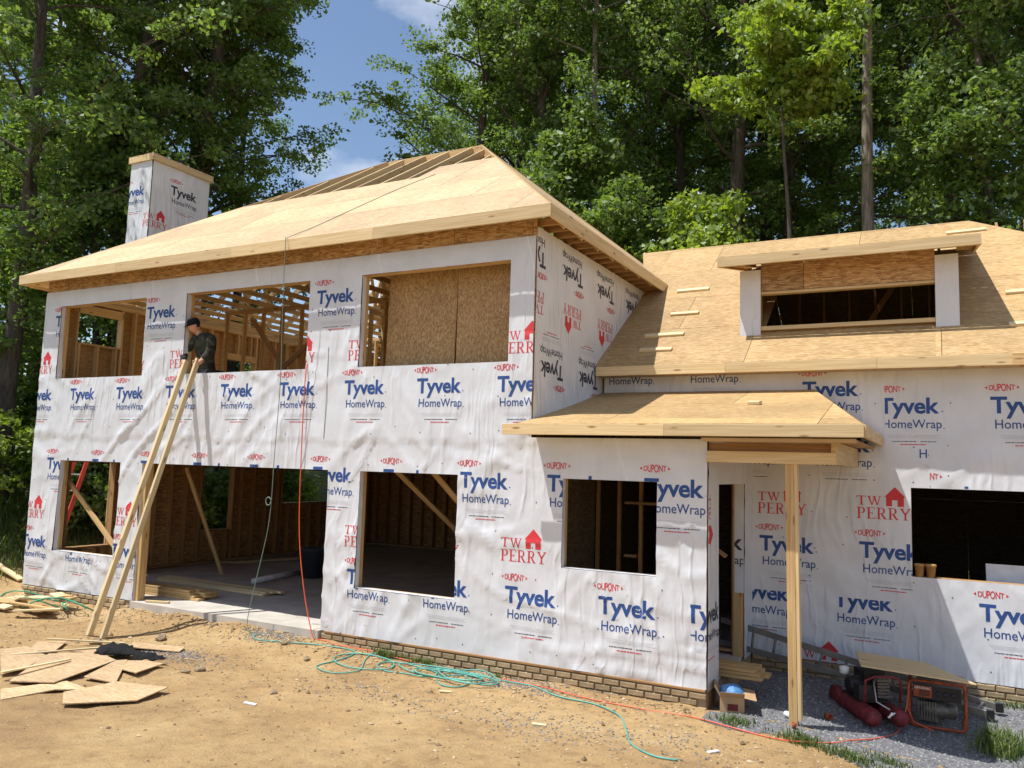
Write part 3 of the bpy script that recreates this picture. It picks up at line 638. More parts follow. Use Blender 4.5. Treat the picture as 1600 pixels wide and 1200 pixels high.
# right-hand slope, facing the wing, and the first rows of the slopes facing away
ks = math.sqrt(1+SS*SS); fs = frame((W+OV, 0, ZE), (0, 1, 0), (-1, 0, SS)); Ls = (W+OV-XR)*ks
panels(fs, [(-OV, 0), (DEPTH+OV, 0), (YR, Ls)], M['osb'], roof, u0=-OV)
fb = frame((0, DEPTH+OV, ZE), (-1, 0, 0), (0, -1, SF)); panels(fb, [(-W-OV, 0), (OV, 0), (-lim_l(vt), vt), (-lim_r(vt), vt)], M['osb'], roof, u0=.4)
def raf(p, q, m='fascia', d=.14):
    board('rafter', p, q, .038, d, (0, 0, 1), M[m], roof)
drop = .10
for i in range(18):
    x = .12+i*.61
    ym = YR
    if x < XL: ym = -OV+(x+OV)*SS/SF
    if x > XR: ym = -OV+(W+OV-x)*SS/SF
    zt = ZE+SF*(ym+OV)
    raf((x, -OV+.04, ZE-drop+SF*.04), (x, ym, zt-drop)); raf((x, DEPTH+OV-.04, ZE-drop), (x, 2*YR-ym, zt-drop))
    if x < W-.1: board('ceiling_joist', (x, .02, ZT+.03), (x, DEPTH, ZT+.03), .038, .09, (0, 0, 1), M['fascia'], roof)
    for a in (.22, .42):
        yy = (2*YR)*a
        if SF*(yy+OV) < SF*(ym+OV) and x < W-.1:
            zz = ZE+SF*(yy+OV)-.15; board('truss_web', (x+.001, yy, zz), (x+.001, yy+1.0, ZT+.06), .036, .085, (0, 1, 0), M['fascia'], roof)
            board('truss_web', (x+.001, 2*YR-yy, zz), (x+.001, 2*YR-yy-1.0, ZT+.06), .036, .085, (0, 1, 0), M['fascia'], roof)
for i in range(17):
    y = .3+i*.61
    t = min((y+OV), (DEPTH+OV-y))/(YR+OV); L = t*(W+OV-XR)
    raf((-OV+.04, y, ZE-drop), (-OV+L, y, ZE-drop+SS*L)); raf((W+OV-.04, y, ZE-drop), (W+OV-L, y, ZE-drop+SS*L))
for (x, y), xr in (((-OV, -OV), XL), ((W+OV, -OV), XR), ((-OV, DEPTH+OV), XL), ((W+OV, DEPTH+OV), XR)):
    board('hip_rafter', (x, y, ZE-.09), (xr, YR, ZR-.09), .038, .16, (0, 0, 1), M['lum'], roof)
board('ridge_board', (XL, YR, ZR-.11), (XR, YR, ZR-.11), .038, .18, (0, 0, 1), M['lum'], roof)
# fascia boards (several lengths) and the soffit ledger
def fascia(p, q, n, h, out, m='fascia', parent=roof, dz=-.006):
    p, q = Vector(p), Vector(q)
    for i in range(n):
        a, c = p.lerp(q, i/n), p.lerp(q, (i+1)/n); d = (c-a).normalized()*.0015
        o = Vector(out)*.019+Vector((0, 0, -h/2+dz)); board('fascia_board', a+o+d, c+o-d, .036, h, (0, 0, 1), M[m], parent)
fascia((-OV-.02, -OV, ZE), (W+OV+.037, -OV, ZE), 4, .175, (0, -1, 0))
fascia((W+OV, -OV+.001, ZE), (W+OV, 4.9, ZE), 2, .175, (1, 0, 0))
fascia((-OV, -OV+.001, ZE), (-OV, DEPTH+OV, ZE), 2, .175, (-1, 0, 0))
board('soffit_board', (-OV+.10, -.17, 5.565), (-OV+.10, DEPTH, 5.565), .22, .012, (0, 0, 1), M['lum'], roof)
for i in range(34):
    x = .0+i*.305+random.uniform(-.03, .03)
    if x < W: board('lookout', (x, -OV+.03, 5.745), (x, -.005, 5.745), .038, .03, (0, 0, 1), M['lumpale'], roof)

# ------------------------------------------------------------------ chimney chase
ch = empty('chimney', parent=house)
CX0, CX1, CY0, CY1, CZ = -1.0, -.30, 2.30, 3.87, 8.98
chh = fold_h(4.4, .02)
c1 = Wrap('house_wrap', frame((0, CY0, 0), (1, 0, 0), (0, 0, 1)), [(CX0, CX1, 5.0, CZ)], [], lambda u, v: .02+chh(u*1.6, v*1.6), .08, ch)
c2 = Wrap('house_wrap', frame((CX1, 0, 0), (0, 1, 0), (0, 0, 1)), [(CY0, CY1, 5.0, CZ)], [], lambda u, v: .006+.2*chh(u, v), .1, ch)
c1.stamp(BLOCK, -1.22, 8.40, clip=(CX0, CX1, 5, CZ)); c2.stamp([(p, 'black_and_shaded_ink' if m == 'blue' else m) for p, m in BLOCK], 2.80, 8.55); c2.stamp(LOGO, 2.12, 7.76, clip=(CY0, CY1, 5, CZ)); c1.stamp(LOGO, -.48, 7.76, clip=(CX0, CX1, 5, CZ))  # blue print on the shaded chimney side painted dark as shade
b = MB(); b.box(CX0+.01, CX1-.01, CY0+.01, CY1, -.2, CZ-.01); b.build('chase_box', M['osbd'], ch)
b = MB(); b.box(CX0-.25, CX0-.02, CY0+.15, CY1-.1, 4.0, 7.45); b.build('chase_flue', M['wrap'], ch)
for p, q, o in (((CX0-.05, CY0-.045, CZ+.05), (CX1+.05, CY0-.045, CZ+.05), 0), ((CX1+.045, CY0-.065, CZ+.05), (CX1+.045, CY1+.05, CZ+.05), 0), ((CX0-.045, CY0-.03, CZ+.05), (CX0-.045, CY1+.05, CZ+.05), 0), ((CX0, CY1+.04, CZ+.05), (CX1, CY1+.04, CZ+.05), 0)):
    board('cap_trim', p, q, .038, .14, (0, 0, 1), M['fascia'], ch)
b = MB(); b.box(CX0-.06, CX1+.06, CY0-.06, CY1+.06, CZ+.121, CZ+.135); b.build('cap_board', M['osb'], ch)

# ------------------------------------------------------------------ wing: wall B, roof, dormer
bh = fold_h(5.1, .026)
BW = (14.72, 17.4, 1.175, 2.30)
def wing_h(u, v):
    h = .012+max(-.004, bh(u, v))
    h += .03*math.exp(-((u-13.9)/.5)**2-((v-.35)/.35)**2)*max(0, noise.noise(Vector((u*4+v*4, v*1.5, 3))))
    return h
bw = Wrap('house_wrap', frame((0, YB, 0), (1, 0, 0), (0, 0, 1)), [(W+.05, 12.66, 2.6, 3.95), (12.66, 20.0, -.03, 3.95)], [BW], wing_h, .065, house)
DK = [(p, m) for p, m in BLOCK]
for kx in range(2): bw.stamp(DK, 12.82+P_*kx, 1.575, clip=(12.70, 14.72, .86, 2.35)); bw.stamp(LOGO, 12.766+P_*kx+.03, 2.175, clip=(12.70, 14.9, .86, 2.35))
for kx in range(-1, 2): bw.stamp(DK, 13.775+P_*kx, .912, clip=(12.70, 14.75, -.03, .835)); bw.stamp(LOGO, 13.25+P_*kx, .125, clip=(12.7, 14.75, -.03, .84))
for kx in range(2): bw.stamp(DK, 15.45+P_*kx, .912, clip=(14.75, 20, -.03, 1.17))
for kx in range(2): bw.stamp(DK, 10.515+P_*kx, 4.115, clip=(W+.06, 12.6, 3.4, 3.95))
bw.stamp(DK, 13.40, 3.70, clip=(12.7, 14.42, 2.9, 3.95))
for kx in range(3): bw.stamp(DK, 14.356+P_*kx, 3.462, clip=(14.43, 20, 2.70, 3.95))
for kx in range(2): bw.stamp(DK, 12.255+P_*kx, 2.95, clip=(12.7, 14.42, 2.35, 2.95))
bw.stamp(DK, 14.785, 3.08, clip=(14.5, 14.935, 2.5, 2.86)); bw.stamp(DK, 14.765, 2.335, clip=(14.94, 20, 2.31, 2.5))
nails(bw, W+.1, 18, 0, 3.9)
wsh = empty('wall_sheathing', parent=house)
panels(frame((12.72, YB+.002, 0), (1, 0, 0), (0, 0, 1)), [(0, -.03), (7.2, -.03), (7.2, 3.95), (0, 3.95)], M['osbd'], wsh, rows=2.0, length=1.22, v0=-.03, holes=[(BW[0]-12.72, BW[1]-12.72, BW[2], BW[3])])
panels(frame((W+.05, YB+.002, 0), (1, 0, 0), (0, 0, 1)), [(0, 2.66), (12.72-W-.05, 2.66), (12.72-W-.05, 3.95), (0, 3.95)], M['osbd'], wsh, rows=2.0, length=1.22, v0=2.66)
stud_wall('y', YB+.016, 12.75, 19.8, 0, 3.9, [BW], M['lumbrown'])
b = MB(); b.box(12.72, 19.9, YB+.17, 9.8, -.2, -.003); b.build('floor_slab', M['concrete'], house)
wback = empty('wall_sheathing', parent=house)
panels(frame((W+.2, 9.8, 0), (1, 0, 0), (0, 0, 1)), [(0, 0), (9.3, 0), (9.3, 3.95), (0, 3.95)], M['osbshade'], wback, rows=2.0)
panels(frame((19.9, YB, 0), (0, 1, 0), (0, 0, 1)), [(0, 0), (7.4, 0), (7.4, 3.95), (0, 3.95)], M['osbshade'], wback, rows=2.0)
panels(frame((12.72, YB+.17, 2.75), (1, 0, 0), (0, 1, 0)), [(0, 0), (7.1, 0), (7.1, 7.2), (0, 7.2)], M['osbshade'], wback)
# return wall beside the entry, with its door opening
rw = Wrap('house_wrap', frame((W2, 0, 0), (0, 1, 0), (0, 0, 1)), [(0, YB, -.03, 2.80)], [(.50, 1.90, -.03, 2.28)], lambda u, v: .012+.5*max(-.004, fh(u+4, v)), .07, house)
rw.stamp(LOGO, .10, 2.17, -math.pi/2, clip=(.02, .49, 0, 2.7)); rw.stamp([(BIG, 'black_and_shaded_ink'), (HOME, 'black_and_shaded_ink'), (LINES, 'grey_ink'), (MICR, 'red')], -.24, .92, clip=(.0, .49, 0, 2.7))  # same blue print as the front, painted dark for the shaded return
fw_.stamp([(BIG, 'blue'), (HOME, 'blue'), (LINES, 'grey_ink')], W2-.24, .92, clip=(W2-.18, W2, 0, 2))
ent = empty('door_frame', parent=house)
board('jamb', (W2-.07, 1.92, 0), (W2-.07, 1.92, 2.28), .14, .038, (0, 1, 0), M['lum'], ent); board('jamb', (W2-.07, .48, 0), (W2-.07, .48, 2.28), .14, .038, (0, 1, 0), M['lum'], ent)
board('header', (W2-.07, .46, 2.38), (W2-.07, 1.94, 2.38), .14, .198, (0, 0, 1), M['lum'], ent)
jf = Wrap('wrap_fold', frame((0, 1.898, 0), (1, 0, 0), (0, 0, 1)), [(W2-.115, W2+.01, .83, 2.28)], [], lambda u, v: .004+.004*noise.noise(Vector((u*30, v*6, 1))), .03, house)
jf.stamp([(BIG, 'black_and_shaded_ink'), (HOME, 'black_and_shaded_ink')], W2-.72, 1.60, clip=(W2-.115, W2, .83, 2.28))
board('loose_stud', (12.45, 1.3, 0.0), (12.35, 1.2, 1.0), .09, .038, (1, 0, 0), M['lum'], house); board('diagonal_brace', (12.0, 1.35, 1.75), (12.6, 1.35, 1.35), .09, .038, (0, 0, 1), M['lumbrown'], house)

wroof = empty('wing_roof', parent=house)
SW, WY, WZ = .70, 2.05, 3.96; kw = math.sqrt(1+SW*SW); wf = frame((0, WY, WZ), (1, 0, 0), (0, 1, SW)); RY, = (6.10,); VR = (RY-WY)*kw
hipx = lambda v: 15.57+(VR-v)/VR*4.6
dorm_hole = (12.80, 15.04, (2.86-WY)*kw, (4.4-WY)*kw)
# left edge follows the side wall, then the valley with the main roof
panels(wf, [(W+.012, 0), (hipx(0), 0), (15.57, VR), (W+.012, VR)], M['osbw'], wroof, u0=12.67-2.44, holes=[dorm_hole])
panels(wf, [(W+.010, (4.35-WY)*kw), (W+.010, VR), (9.80, VR)], M['osbw'], wroof, u0=12.67-2.44)
wk = frame((0, 2*RY-WY, WZ), (-1, 0, 0), (0, -1, SW)); panels(wk, [(-20.1, 0), (-9.5, 0), (-9.8, VR), (-15.57, VR)], M['osbw'], wroof)
hn = Vector((20.17, WY, WZ)); hv = Vector((15.57, RY, WZ+SW*(RY-WY)))
hf = frame((20.17, WY, WZ), (0, 1, 0), (hv-Vector((20.17, RY, WZ))))
panels(hf, [(0, 0), (2*(RY-WY), 0), (RY-WY, (hv-Vector((20.17, RY, WZ))).length)], M['osbw'], wroof)
fascia((W+.05, WY, WZ), (20.2, WY, WZ), 5, .14, (0, -1, 0), parent=wroof)
board('fascia_block', (15.86, WY-.06, 3.88), (16.6, WY-.06, 3.88), .04, .15, (0, 0, 1), M['lum'], wroof)
for i in range(24):
    x = W+.25+i*.406; board('rafter', (x, WY+.03, WZ-.10), (x, RY-.05, WZ-.10+SW*(RY-WY-.08)), .038, .14, (0, 0, 1), M['lumbrown'], wroof) if not (12.7 < x < 15.1) else board('rafter', (x, WY+.03, WZ-.10), (x, 2.80, WZ-.10+SW*(.72)), .038, .14, (0, 0, 1), M['lumbrown'], wroof)
panels(frame((W+.02, WY+.02, 3.835), (1, 0, 0), (0, 1, 0)), [(0, 0), (9.5, 0), (9.5, YB-WY-.05), (0, YB-WY-.05)], M['osb'], wroof)
for x0, y, L in ((11.06, 4.28, .55), (11.19, 3.48, .46), (10.97, 2.84, .62), (11.03, 2.43, .50), (15.9, 3.51, .55), (15.88, 2.68, .5)):
    z = WZ+SW*(y-WY); a = random.uniform(-.01, .03); board('toe_cleat', (x0, y, z+.02), (x0+L, y+a, z+.02+SW*a), .09, .038, (0, -SW, 1), M['lumpale'], wroof)
# dormer
dm = empty('dormer', parent=house); DY = 2.76
for x0, x1 in ((12.47, 12.77), (15.05, 15.33)):
    wr = Wrap('house_wrap', frame((0, DY-.01, 0), (1, 0, 0), (0, 0, 1)), [(x0, x1, 4.42, 5.42)], [], lambda u, v: .006+.012*max(0, noise.noise(Vector((u*8, v*2.5, 3))))+.02*max(0, 4.55-v), .05, dm)
b = MB(); b.box(12.475, 12.765, DY, DY+.14, 4.3, 5.42); b.build('corner_post', M['osbd'], dm); b = MB(); b.box(15.055, 15.325, DY, DY+.14, 4.3, 5.42); b.build('corner_post', M['osbd'], dm)
panels(frame((12.77, DY+.01, 5.09), (1, 0, 0), (0, 0, 1)), [(0, 0), (2.28, 0), (2.28, .525), (0, .525)], M['osbd'], dm, rows=.6, u0=.6)
board('header', (12.77, DY+.07, 5.07), (15.05, DY+.07, 5.07), .13, .038, (0, 0, 1), M['fascia'], dm)
board('sill', (12.77, DY+.06, 4.545), (15.05, DY+.06, 4.545), .12, .06, (0, 0, 1), M['fascia'], dm)
SD, FY, FZ = .20, 2.35, 5.56
df_ = frame((0, FY, FZ), (1, 0, 0), (0, 1, SD)); panels(df_, [(12.24, 0), (15.58, 0), (15.58, 2.75), (12.24, 2.75)], M['osbw'], dm)
board('fascia_board', (12.235, FY-.02, FZ-.085), (15.585, FY-.02, FZ-.085), .038, .14, (0, 0, 1), M['fascia'], dm)
for x in (12.26, 15.56): board('rake_board', (x, FY+.001, FZ-.09), (x, FY+2.2, FZ-.09+SD*2.2), .038, .13, (0, 0, 1), M['fascia'], dm)
for i in range(11): x = 12.45+i*.295; board('lookout', (x, FY+.02, FZ-.075), (x, FY+1.6, FZ-.075+SD*1.6), .038, .085, (0, 0, 1), M['lum'], dm)
for s in (-1, 1):
    xo = 12.26 if s < 0 else 15.56; xi = 12.47 if s < 0 else 15.33
    for j in range(5): y = FY+.28+j*.3; board('lookout', (xo, y, FZ-.08+SD*(y-FY)), (xi, y, FZ-.08+SD*(y-FY)), .038, .085, (0, 0, 1), M['lum'], dm)
    bb = MB(); xs_ = xi; pts = [(DY+.1, WZ+SW*(DY+.1-WY)), (DY+.1, 5.42+.1*SD), (4.35, FZ-.1+SD*(4.35-FY)), (4.95, WZ+SW*(4.95-WY)-.05)]
    bb.add([(xs_, y, z) for y, z in pts]+[(xs_-s*.02, y, z) for y, z in pts], [(0, 1, 2, 3), (7, 6, 5, 4), (0, 4, 5, 1), (1, 5, 6, 2), (2, 6, 7, 3), (3, 7, 4, 0)]); bb.build('cheek_wall', M['osbd'], dm)
for i in range(6): board('stud', (12.9+i*.41, 5.6, 3.2), (12.9+i*.41, 5.6, 6.3), .09, .038, (1, 0, 0), M['lumbrown'], dm)
board('diagonal_brace', (13.6, 5.5, 4.3), (14.4, 5.5, 5.6), .09, .038, (0, 1, 0), M['lumbrown'], dm)
board('toe_cleat', (15.22, 5.64, 6.49), (15.79, 5.66, 6.505), .09, .038, (0, -SW, 1), M['lumpale'], wroof)

# ------------------------------------------------------------------ porch roof, beam and post
po = empty('porch_roof', parent=house)
PZ, PY = 2.962, -.35; SP = (3.60-PZ)/(YB-PY); kp = math.sqrt(1+SP*SP); pf = frame((0, PY, PZ), (1, 0, 0), (0, 1, SP)); VP = (YB-PY)*kp-.03
vw = (-PY)*kp
panels(pf, [(10.38, 0), (14.37, 0), (14.37-.81*vw/VP, vw), (10.45, vw)], M['osbw'], po, u0=11.5, rows=1.22)
panels(pf, [(W+.015, vw), (14.37-.81*vw/VP, vw), (13.56, VP), (W+.015, VP)], M['osbw'], po, u0=11.5, rows=1.22, v0=vw)
hx = Vector((13.56, YB-.03, 3.59)); q0 = Vector((14.37, PY, PZ)); q1 = Vector((14.37, YB-.03, 2.975))
nf = frame(q0, q1-q0, hx-q0); loc = [nf.inverted() @ p for p in (q0, q1, hx)]; panels(nf, [(p.x, p.y) for p in loc], M['osbw'], po, rows=3, length=4, u0=0)
fascia((10.20, PY, PZ), (14.39, PY, PZ), 2, .135, (0, -1, 0), parent=po)
fascia((14.37, PY+.001, PZ+.002), (14.37, YB-.05, PZ+.002), 1, .13, (1, 0, 0), parent=po)
board('soffit_ledger', (12.71, -.22, 2.79), (14.30, -.22, 2.79), .22, .04, (0, 0, 1), M['lum'], po)
board('beam_ply', (12.705, -.04, 2.605), (14.09, -.04, 2.605), .05, .13, (0, 0, 1), M['fascia'], po)
board('beam_ply', (12.705, .05, 2.70), (14.09, .05, 2.70), .05, .12, (0, 0, 1), M['lumbrown'], po)
board('beam_ply', (14.07, -.06, 2.665), (14.07, YB-.05, 2.665), .06, .24, (0, 0, 1), M['fascia'], po)
board('soffit_board', (12.72, 1.1, 2.80), (14.3, 1.1, 2.80), 2.5, .012, (0, 0, 1), M['osbd'], po)
board('wall_blocking', (10.40, -.02, 2.90), (10.23, -.02, 2.90), .02, .05, (0, 0, 1), M['lum'], po)
board('scrap_block', (12.95, 1.05, PZ+SP*1.4+.02), (13.10, 1.02, PZ+SP*1.4+.02), .09, .038, (0, -SP, 1), M['lumpale'], po)
pp = empty('porch_post', parent=house)
board('post_ply', (13.635, .0, -.28), (13.605, .0, 2.54), .09, .075, (0, 1, 0), M['lum'], pp); board('post_ply', (13.70, .01, -.16), (13.668, .01, 2.54), .088, .038, (1, 0, 0), M['fascia'], pp)

# ------------------------------------------------------------------ foundation bricks
fo = empty('foundation', parent=house)
def bricks(x0, x1, z0, rows, y, ax='x'):
    bm_ = bpy.data.meshes.get('brick_mesh')
    if bm_ is None:
        b = MB(); L, hh, d, e = .196, .068, .05, .010
        b.add([(-L/2, 0, -hh/2), (L/2, 0, -hh/2), (L/2, 0, hh/2), (-L/2, 0, hh/2), (-L/2+e, -d*.35, -hh/2+e), (L/2-e, -d*.35, -hh/2+e), (L/2-e, -d*.35, hh/2-e), (-L/2+e, -d*.35, hh/2-e), (-L/2, d, -hh/2), (L/2, d, -hh/2), (L/2, d, hh/2), (-L/2, d, hh/2)],
              [(4, 5, 6, 7), (0, 1, 5, 4), (1, 2, 6, 5), (2, 3, 7, 6), (3, 0, 4, 7), (0, 8, 9, 1), (1, 9, 10, 2), (2, 10, 11, 3), (3, 11, 8, 0)])
        bm_ = b.mesh('brick_mesh', M['brick'])
    for r in range(rows):
        s = x0+(.10 if r % 2 else 0)+.10
        while s < x1-.08:
            p = (s, y, z0-.04-r*.077) if ax == 'x' else (y, s, z0-.04-r*.077)
            o = link('brick', bm_, fo); o.location = p; o.rotation_euler = (random.uniform(-.03, .03), 0, (0 if ax == 'x' else math.pi/2)+random.uniform(-.015, .015)); s += .206
bricks(.0, 3.0, -.012, 3, -.012); bricks(7.15, W2, -.035, 4, -.012); bricks(12.72, 17.2, -.035, 3, YB-.012)
for q in ((0, 3.04, .0, .2, -.55, -.004), (7.14, W2-.004, .0, .2, -.55, -.004), (12.71, 20, YB+.0, YB+.2, -.5, -.035), (W2-.2, W2, .202, YB, -.5, -.035)):
    b = MB(); b.box(*q); b.build('mortar_bed', M['mortar'], fo)
board('sill_plate', (7.2, -.004, -.014), (W2-.01, -.004, -.014), .05, .026, (0, 0, 1), M['lumbrown'], fo)
# pale board leaning inside the wing window
panels(frame((15.55, 2.75, .6), (1, 0, 0), (0, .25, 1)), [(0, 0), (1.2, 0), (1.2, .78), (0, .78)], M['white'], house, rows=2, u0=0, name='board_panel')

# ------------------------------------------------------------------ trees
def crown_mesh(name, cl, per, size, m, rng, flat_=0.55, up=0.6):
    """leaf faces scattered in clusters; cl rows: x, y, z, radius"""
    cl = np.array(cl); n = len(cl)*per
    c = np.repeat(cl[:, :3], per, 0); r = np.repeat(cl[:, 3], per)
    d = rng.normal(size=(n, 3)); d /= np.linalg.norm(d, axis=1)[:, None]; rad = rng.random(n)**.45
    off = d*(rad*r)[:, None]; off[:, 2] *= flat_; p = c+off; p[:, 2] -= .12*rad*r
    nn = rng.normal(size=(n, 3))*.62; nn[:, 2] += up; nn += d*.25; nn /= np.linalg.norm(nn, axis=1)[:, None]
    a = rng.normal(size=(n, 3)); a -= nn*(a*nn).sum(1)[:, None]; a /= np.linalg.norm(a, axis=1)[:, None]; b = np.cross(nn, a)
    s = size*rng.uniform(.6, 1.25, n)[:, None]
    v = np.stack([p-a*s, p+b*s*.62+a*s*.1, p+a*s, p-b*s*.62+a*s*.1], 1)
    v[:, 1] -= nn*s*.18; v[:, 3] -= nn*s*.18
    v = v.reshape(-1, 3)
    me = bpy.data.meshes.new(name); me.vertices.add(len(v)); me.vertices.foreach_set('co', v.ravel())
    me.loops.add(n*4); me.loops.foreach_set('vertex_index', np.arange(n*4, dtype=np.int32))
    me.polygons.add(n); me.polygons.foreach_set('loop_start', np.arange(0, n*4, 4, dtype=np.int32)); me.polygons.foreach_set('loop_total', np.full(n, 4, dtype=np.int32))
    me.materials.append(m); me.update(calc_edges=True); me.validate(); return me
def make_tree(seed, H, cs, rad, r0, limbs, per, size, lm, bm_, subs=4, lowtwigs=6, clr=(.45, .95), flat_=.55):
    rg = random.Random(seed); rng = np.random.default_rng(seed); tb = MB(); cl = []
    ph = [rg.uniform(0, 6.28) for _ in range(4)]; am = rg.uniform(.15, .5)
    def tp(z): t = z/H; return Vector((am*math.sin(t*4+ph[0])*t+.12*math.sin(t*11+ph[1]), am*math.cos(t*3.4+ph[2])*t, z))
    n = 14; zs = [H*.97*i/n for i in range(n+1)]
    tb.tube([tp(z)-Vector((0, 0, .3 if z == 0 else 0)) for z in zs], [r0*(1.25 if i == 0 else 1)*(1-.9*(i/n)**1.1)+.015 for i in range(n+1)], 10)
    for i in range(limbs+lowtwigs):
        low = i >= limbs
        f = rg.random()**.8; z = H*(cs+(.97-cs)*(i+.5)/limbs) if not low else H*rg.uniform(.18, cs)
        t = max(0, (z/H-cs)/(1-cs)); prof = (.55+.75*math.sin(math.pi*min(1, t*.85+.12)))*(1-t*.55) if not low else .28
        L = rad*prof*rg.uniform(.75, 1.2); az = i*2.4+rg.uniform(-.5, .5); el = rg.uniform(.15, .65)+.5*t
        p = tp(z); pts = [p]; dirv = Vector((math.cos(az)*math.cos(el), math.sin(az)*math.cos(el), math.sin(el)))
        st = 5
        for j in range(st):
            dirv = (dirv+Vector((rg.gauss(0, .16), rg.gauss(0, .16), rg.gauss(-.02, .12)))).normalized(); pts.append(pts[-1]+dirv*L/st)
        rb = max(.018, r0*.30*(1-z/H)+.02); tb.tube(pts, [rb*(1-.8*j/st) for j in range(st+1)], 6, False)
        for j in range(2, st+1):
            cl.append((*(pts[j]+Vector((rg.gauss(0, .2), rg.gauss(0, .2), rg.gauss(0.05, .2)))), rg.uniform(*clr)*(.75 if low else 1)))
        for q in range(0 if low else subs):
            a = pts[rg.randint(1, st)]; d2 = (dirv*.5+Vector((rg.gauss(0, .8), rg.gauss(0, .8), rg.gauss(.15, .45)))).normalized(); l2 = L*rg.uniform(.25, .5)
            e = a+d2*l2*.5+Vector((0, 0, .05)); g = a+d2*l2; tb.tube([a, e, g], [rb*.4, rb*.25, .008], 5, False)
            cl.append((*g, rg.uniform(*clr))); cl.append((*(e+Vector((rg.gauss(0, .15), rg.gauss(0, .15), .1))), rg.uniform(*clr)*.7))
    return tb.mesh('trunk', M[bm_], True), crown_mesh('crown', cl, per, size, M[lm], rng, flat_)
TALL = [make_tree(s, h, cs, rd, r0, nl, 70, .083, 'leaf', 'bark', subs=5, clr=(.35, .80)) for s, h, cs, rd, r0, nl in ((11, 25, .34, 4.0, .30, 34), (12, 27, .30, 3.7, .27, 36), (13, 23, .26, 4.2, .25, 32), (14, 26, .42, 4.3, .33, 30))]
BARE = make_tree(21, 27, .62, 3.6, .20, 22, 70, .085, 'leaf', 'barkg', lowtwigs=3)
UNDER = [make_tree(s, h, cs, rd, r0, nl, 72, .080, lm, 'bark', subs=4, lowtwigs=0, clr=(.35, .75)) for s, h, cs, rd, r0, nl, lm in ((31, 9, .12, 2.3, .09, 22, 'leaf'), (32, 7, .10, 2.2, .07, 20, 'leafl'), (33, 11, .2, 2.4, .10, 22, 'leaf'))]
MAPLE = make_tree(41, 14.0, .80, 1.9, .08, 8, 84, .098, 'leafl', 'bark', subs=5, lowtwigs=0, clr=(.4, .8), flat_=.28)
SHRUB = [make_tree(s, h, .05, rd, .03, 14, 40, .075, lm, 'bark', subs=3, lowtwigs=0, clr=(.22, .45)) for s, h, rd, lm in ((51, 2.2, 1.1, 'leafl'), (52, 1.6, 1.2, 'leaf'), (53, 2.8, 1.2, 'leafl'))]
def tree(proto, x, y, sc, rz, label, group=None, name='tree', cat='tree', lean=0):
    t = empty(name, (x, y, gh(x, y)-.05), rz); t.scale = (sc, sc, sc*random.uniform(.95, 1.08)); t.rotation_euler = (lean, 0, rz)
    link('trunk', proto[0], t); link('crown', proto[1], t); return tag(t, label, cat, group)
front = [(-5.7, 2.7, 2, 'dark tree at the far edge of the yard beside the wrapped corner', .95), 
 (-10.4, 7.0, 0, 'tall tree just left of the twin dark trunks', 1.0), (-6.8, 6.5, 3, 'nearer of twin dark trunks behind the chimney', .95), (-7.0, 7.4, 0, 'farther of twin dark trunks behind the chimney', .98),
 (-7.2, 9.2, 1, 'tall tree rising directly behind the wrapped chimney', 1.0), (-5.9, 8.6, 3, 'tall dark trunked tree right of the chimney', 1.02), (-7.6, 11.6, 2, 'tree bordering the sky gap on the chimney side', .80),
 (-.7, 17.2, 0, 'tree bordering the sky gap beside the roof peak', 1.0), (-1.8, 22.4, 1, 'tree set back behind the bare rafters', 1.1), (2.3, 16.7, 2, 'dark trunked tree just past the roof peak', 1.1),
 (.4, 23.5, 3, 'tree set back past the roof peak', 1.1), (4.0, 22.8, 0, 'tree set back between the grey trunk and the forked trunk', 1.05),
 (6.5, 20.4, 2, 'shaded tree left of the forked dark trunk', 1.1), (6.0, 26.5, 1, 'distant tree behind the forked dark trunk', 1.1), (9.3, 17.0, 3, 'dark tree above the valley between the two roofs', 1.0),
 (9.0, 23.1, 1, 'tree set back above the wing roof end', 1.05), (10.5, 20.3, 2, 'slim tree above the middle of the wing roof', 1.1), (11.2, 25.4, 0, 'distant tree behind the bright maple spray', 1.1),
 (14.3, 20.6, 1, 'tree just right of the bare grey trunk', 1.05), (15.6, 16.7, 2, 'shaded tree above the wing ridge end', 1.1), (16.6, 23.6, 3, 'distant tree past the wing ridge end', 1.1), (18.2, 15.4, 0, 'tree at the photo edge past the wing', 1.0)]
for i, (x, y, k, lb, sc) in enumerate(front): tree(TALL[k], x, y, sc, i*2.1, lb)
tree(BARE, 4.9, 15.7, .95, 1.0, 'grey barked tree with a sunlit trunk right of the roof peak'); tree(BARE, 13.55, 14.0, 1.0, 2.2, 'tall bare grey trunk standing above the dormer')
tree(MAPLE, 11.7, 12.4, 1.0, .4, 'bright green maple spray left of the bare grey trunk'); tree(BARE, 17.0, 13.6, .8, 4.0, 'leaning thin grey trunk at the photo edge above the wing', lean=.10)
back = [(-24.5, 14.8), (-7.0, 29.0), (-4.4, 31.2), (-.5, 33.3), (3.3, 32.0), (7.3, 33.9), (11.6, 34.5), (15.3, 33.7), (19.5, 30.5), (23, 24), (-26, 6)]
for i, (x, y) in enumerate(back): tree(TALL[i % 4], x, y, random.uniform(.95, 1.15), i*1.7, 'tall leafy tree deep in the wood behind the house', 'trees deep in the wood')
und = [(-9.1, 4.8), (-11, 2.0), (-14, 5), (-6.4, 5.4), (-12, 11), (4.0, 14.0), (6.6, 13.6), (8.6, 13.8), (16.2, 13.8), (20, 12.5), (22, 10), (7.8, 18.5), (16, 19.5), (19, 18.5), (-16, 9), (-17.5, 1.5), (-14, -2)]
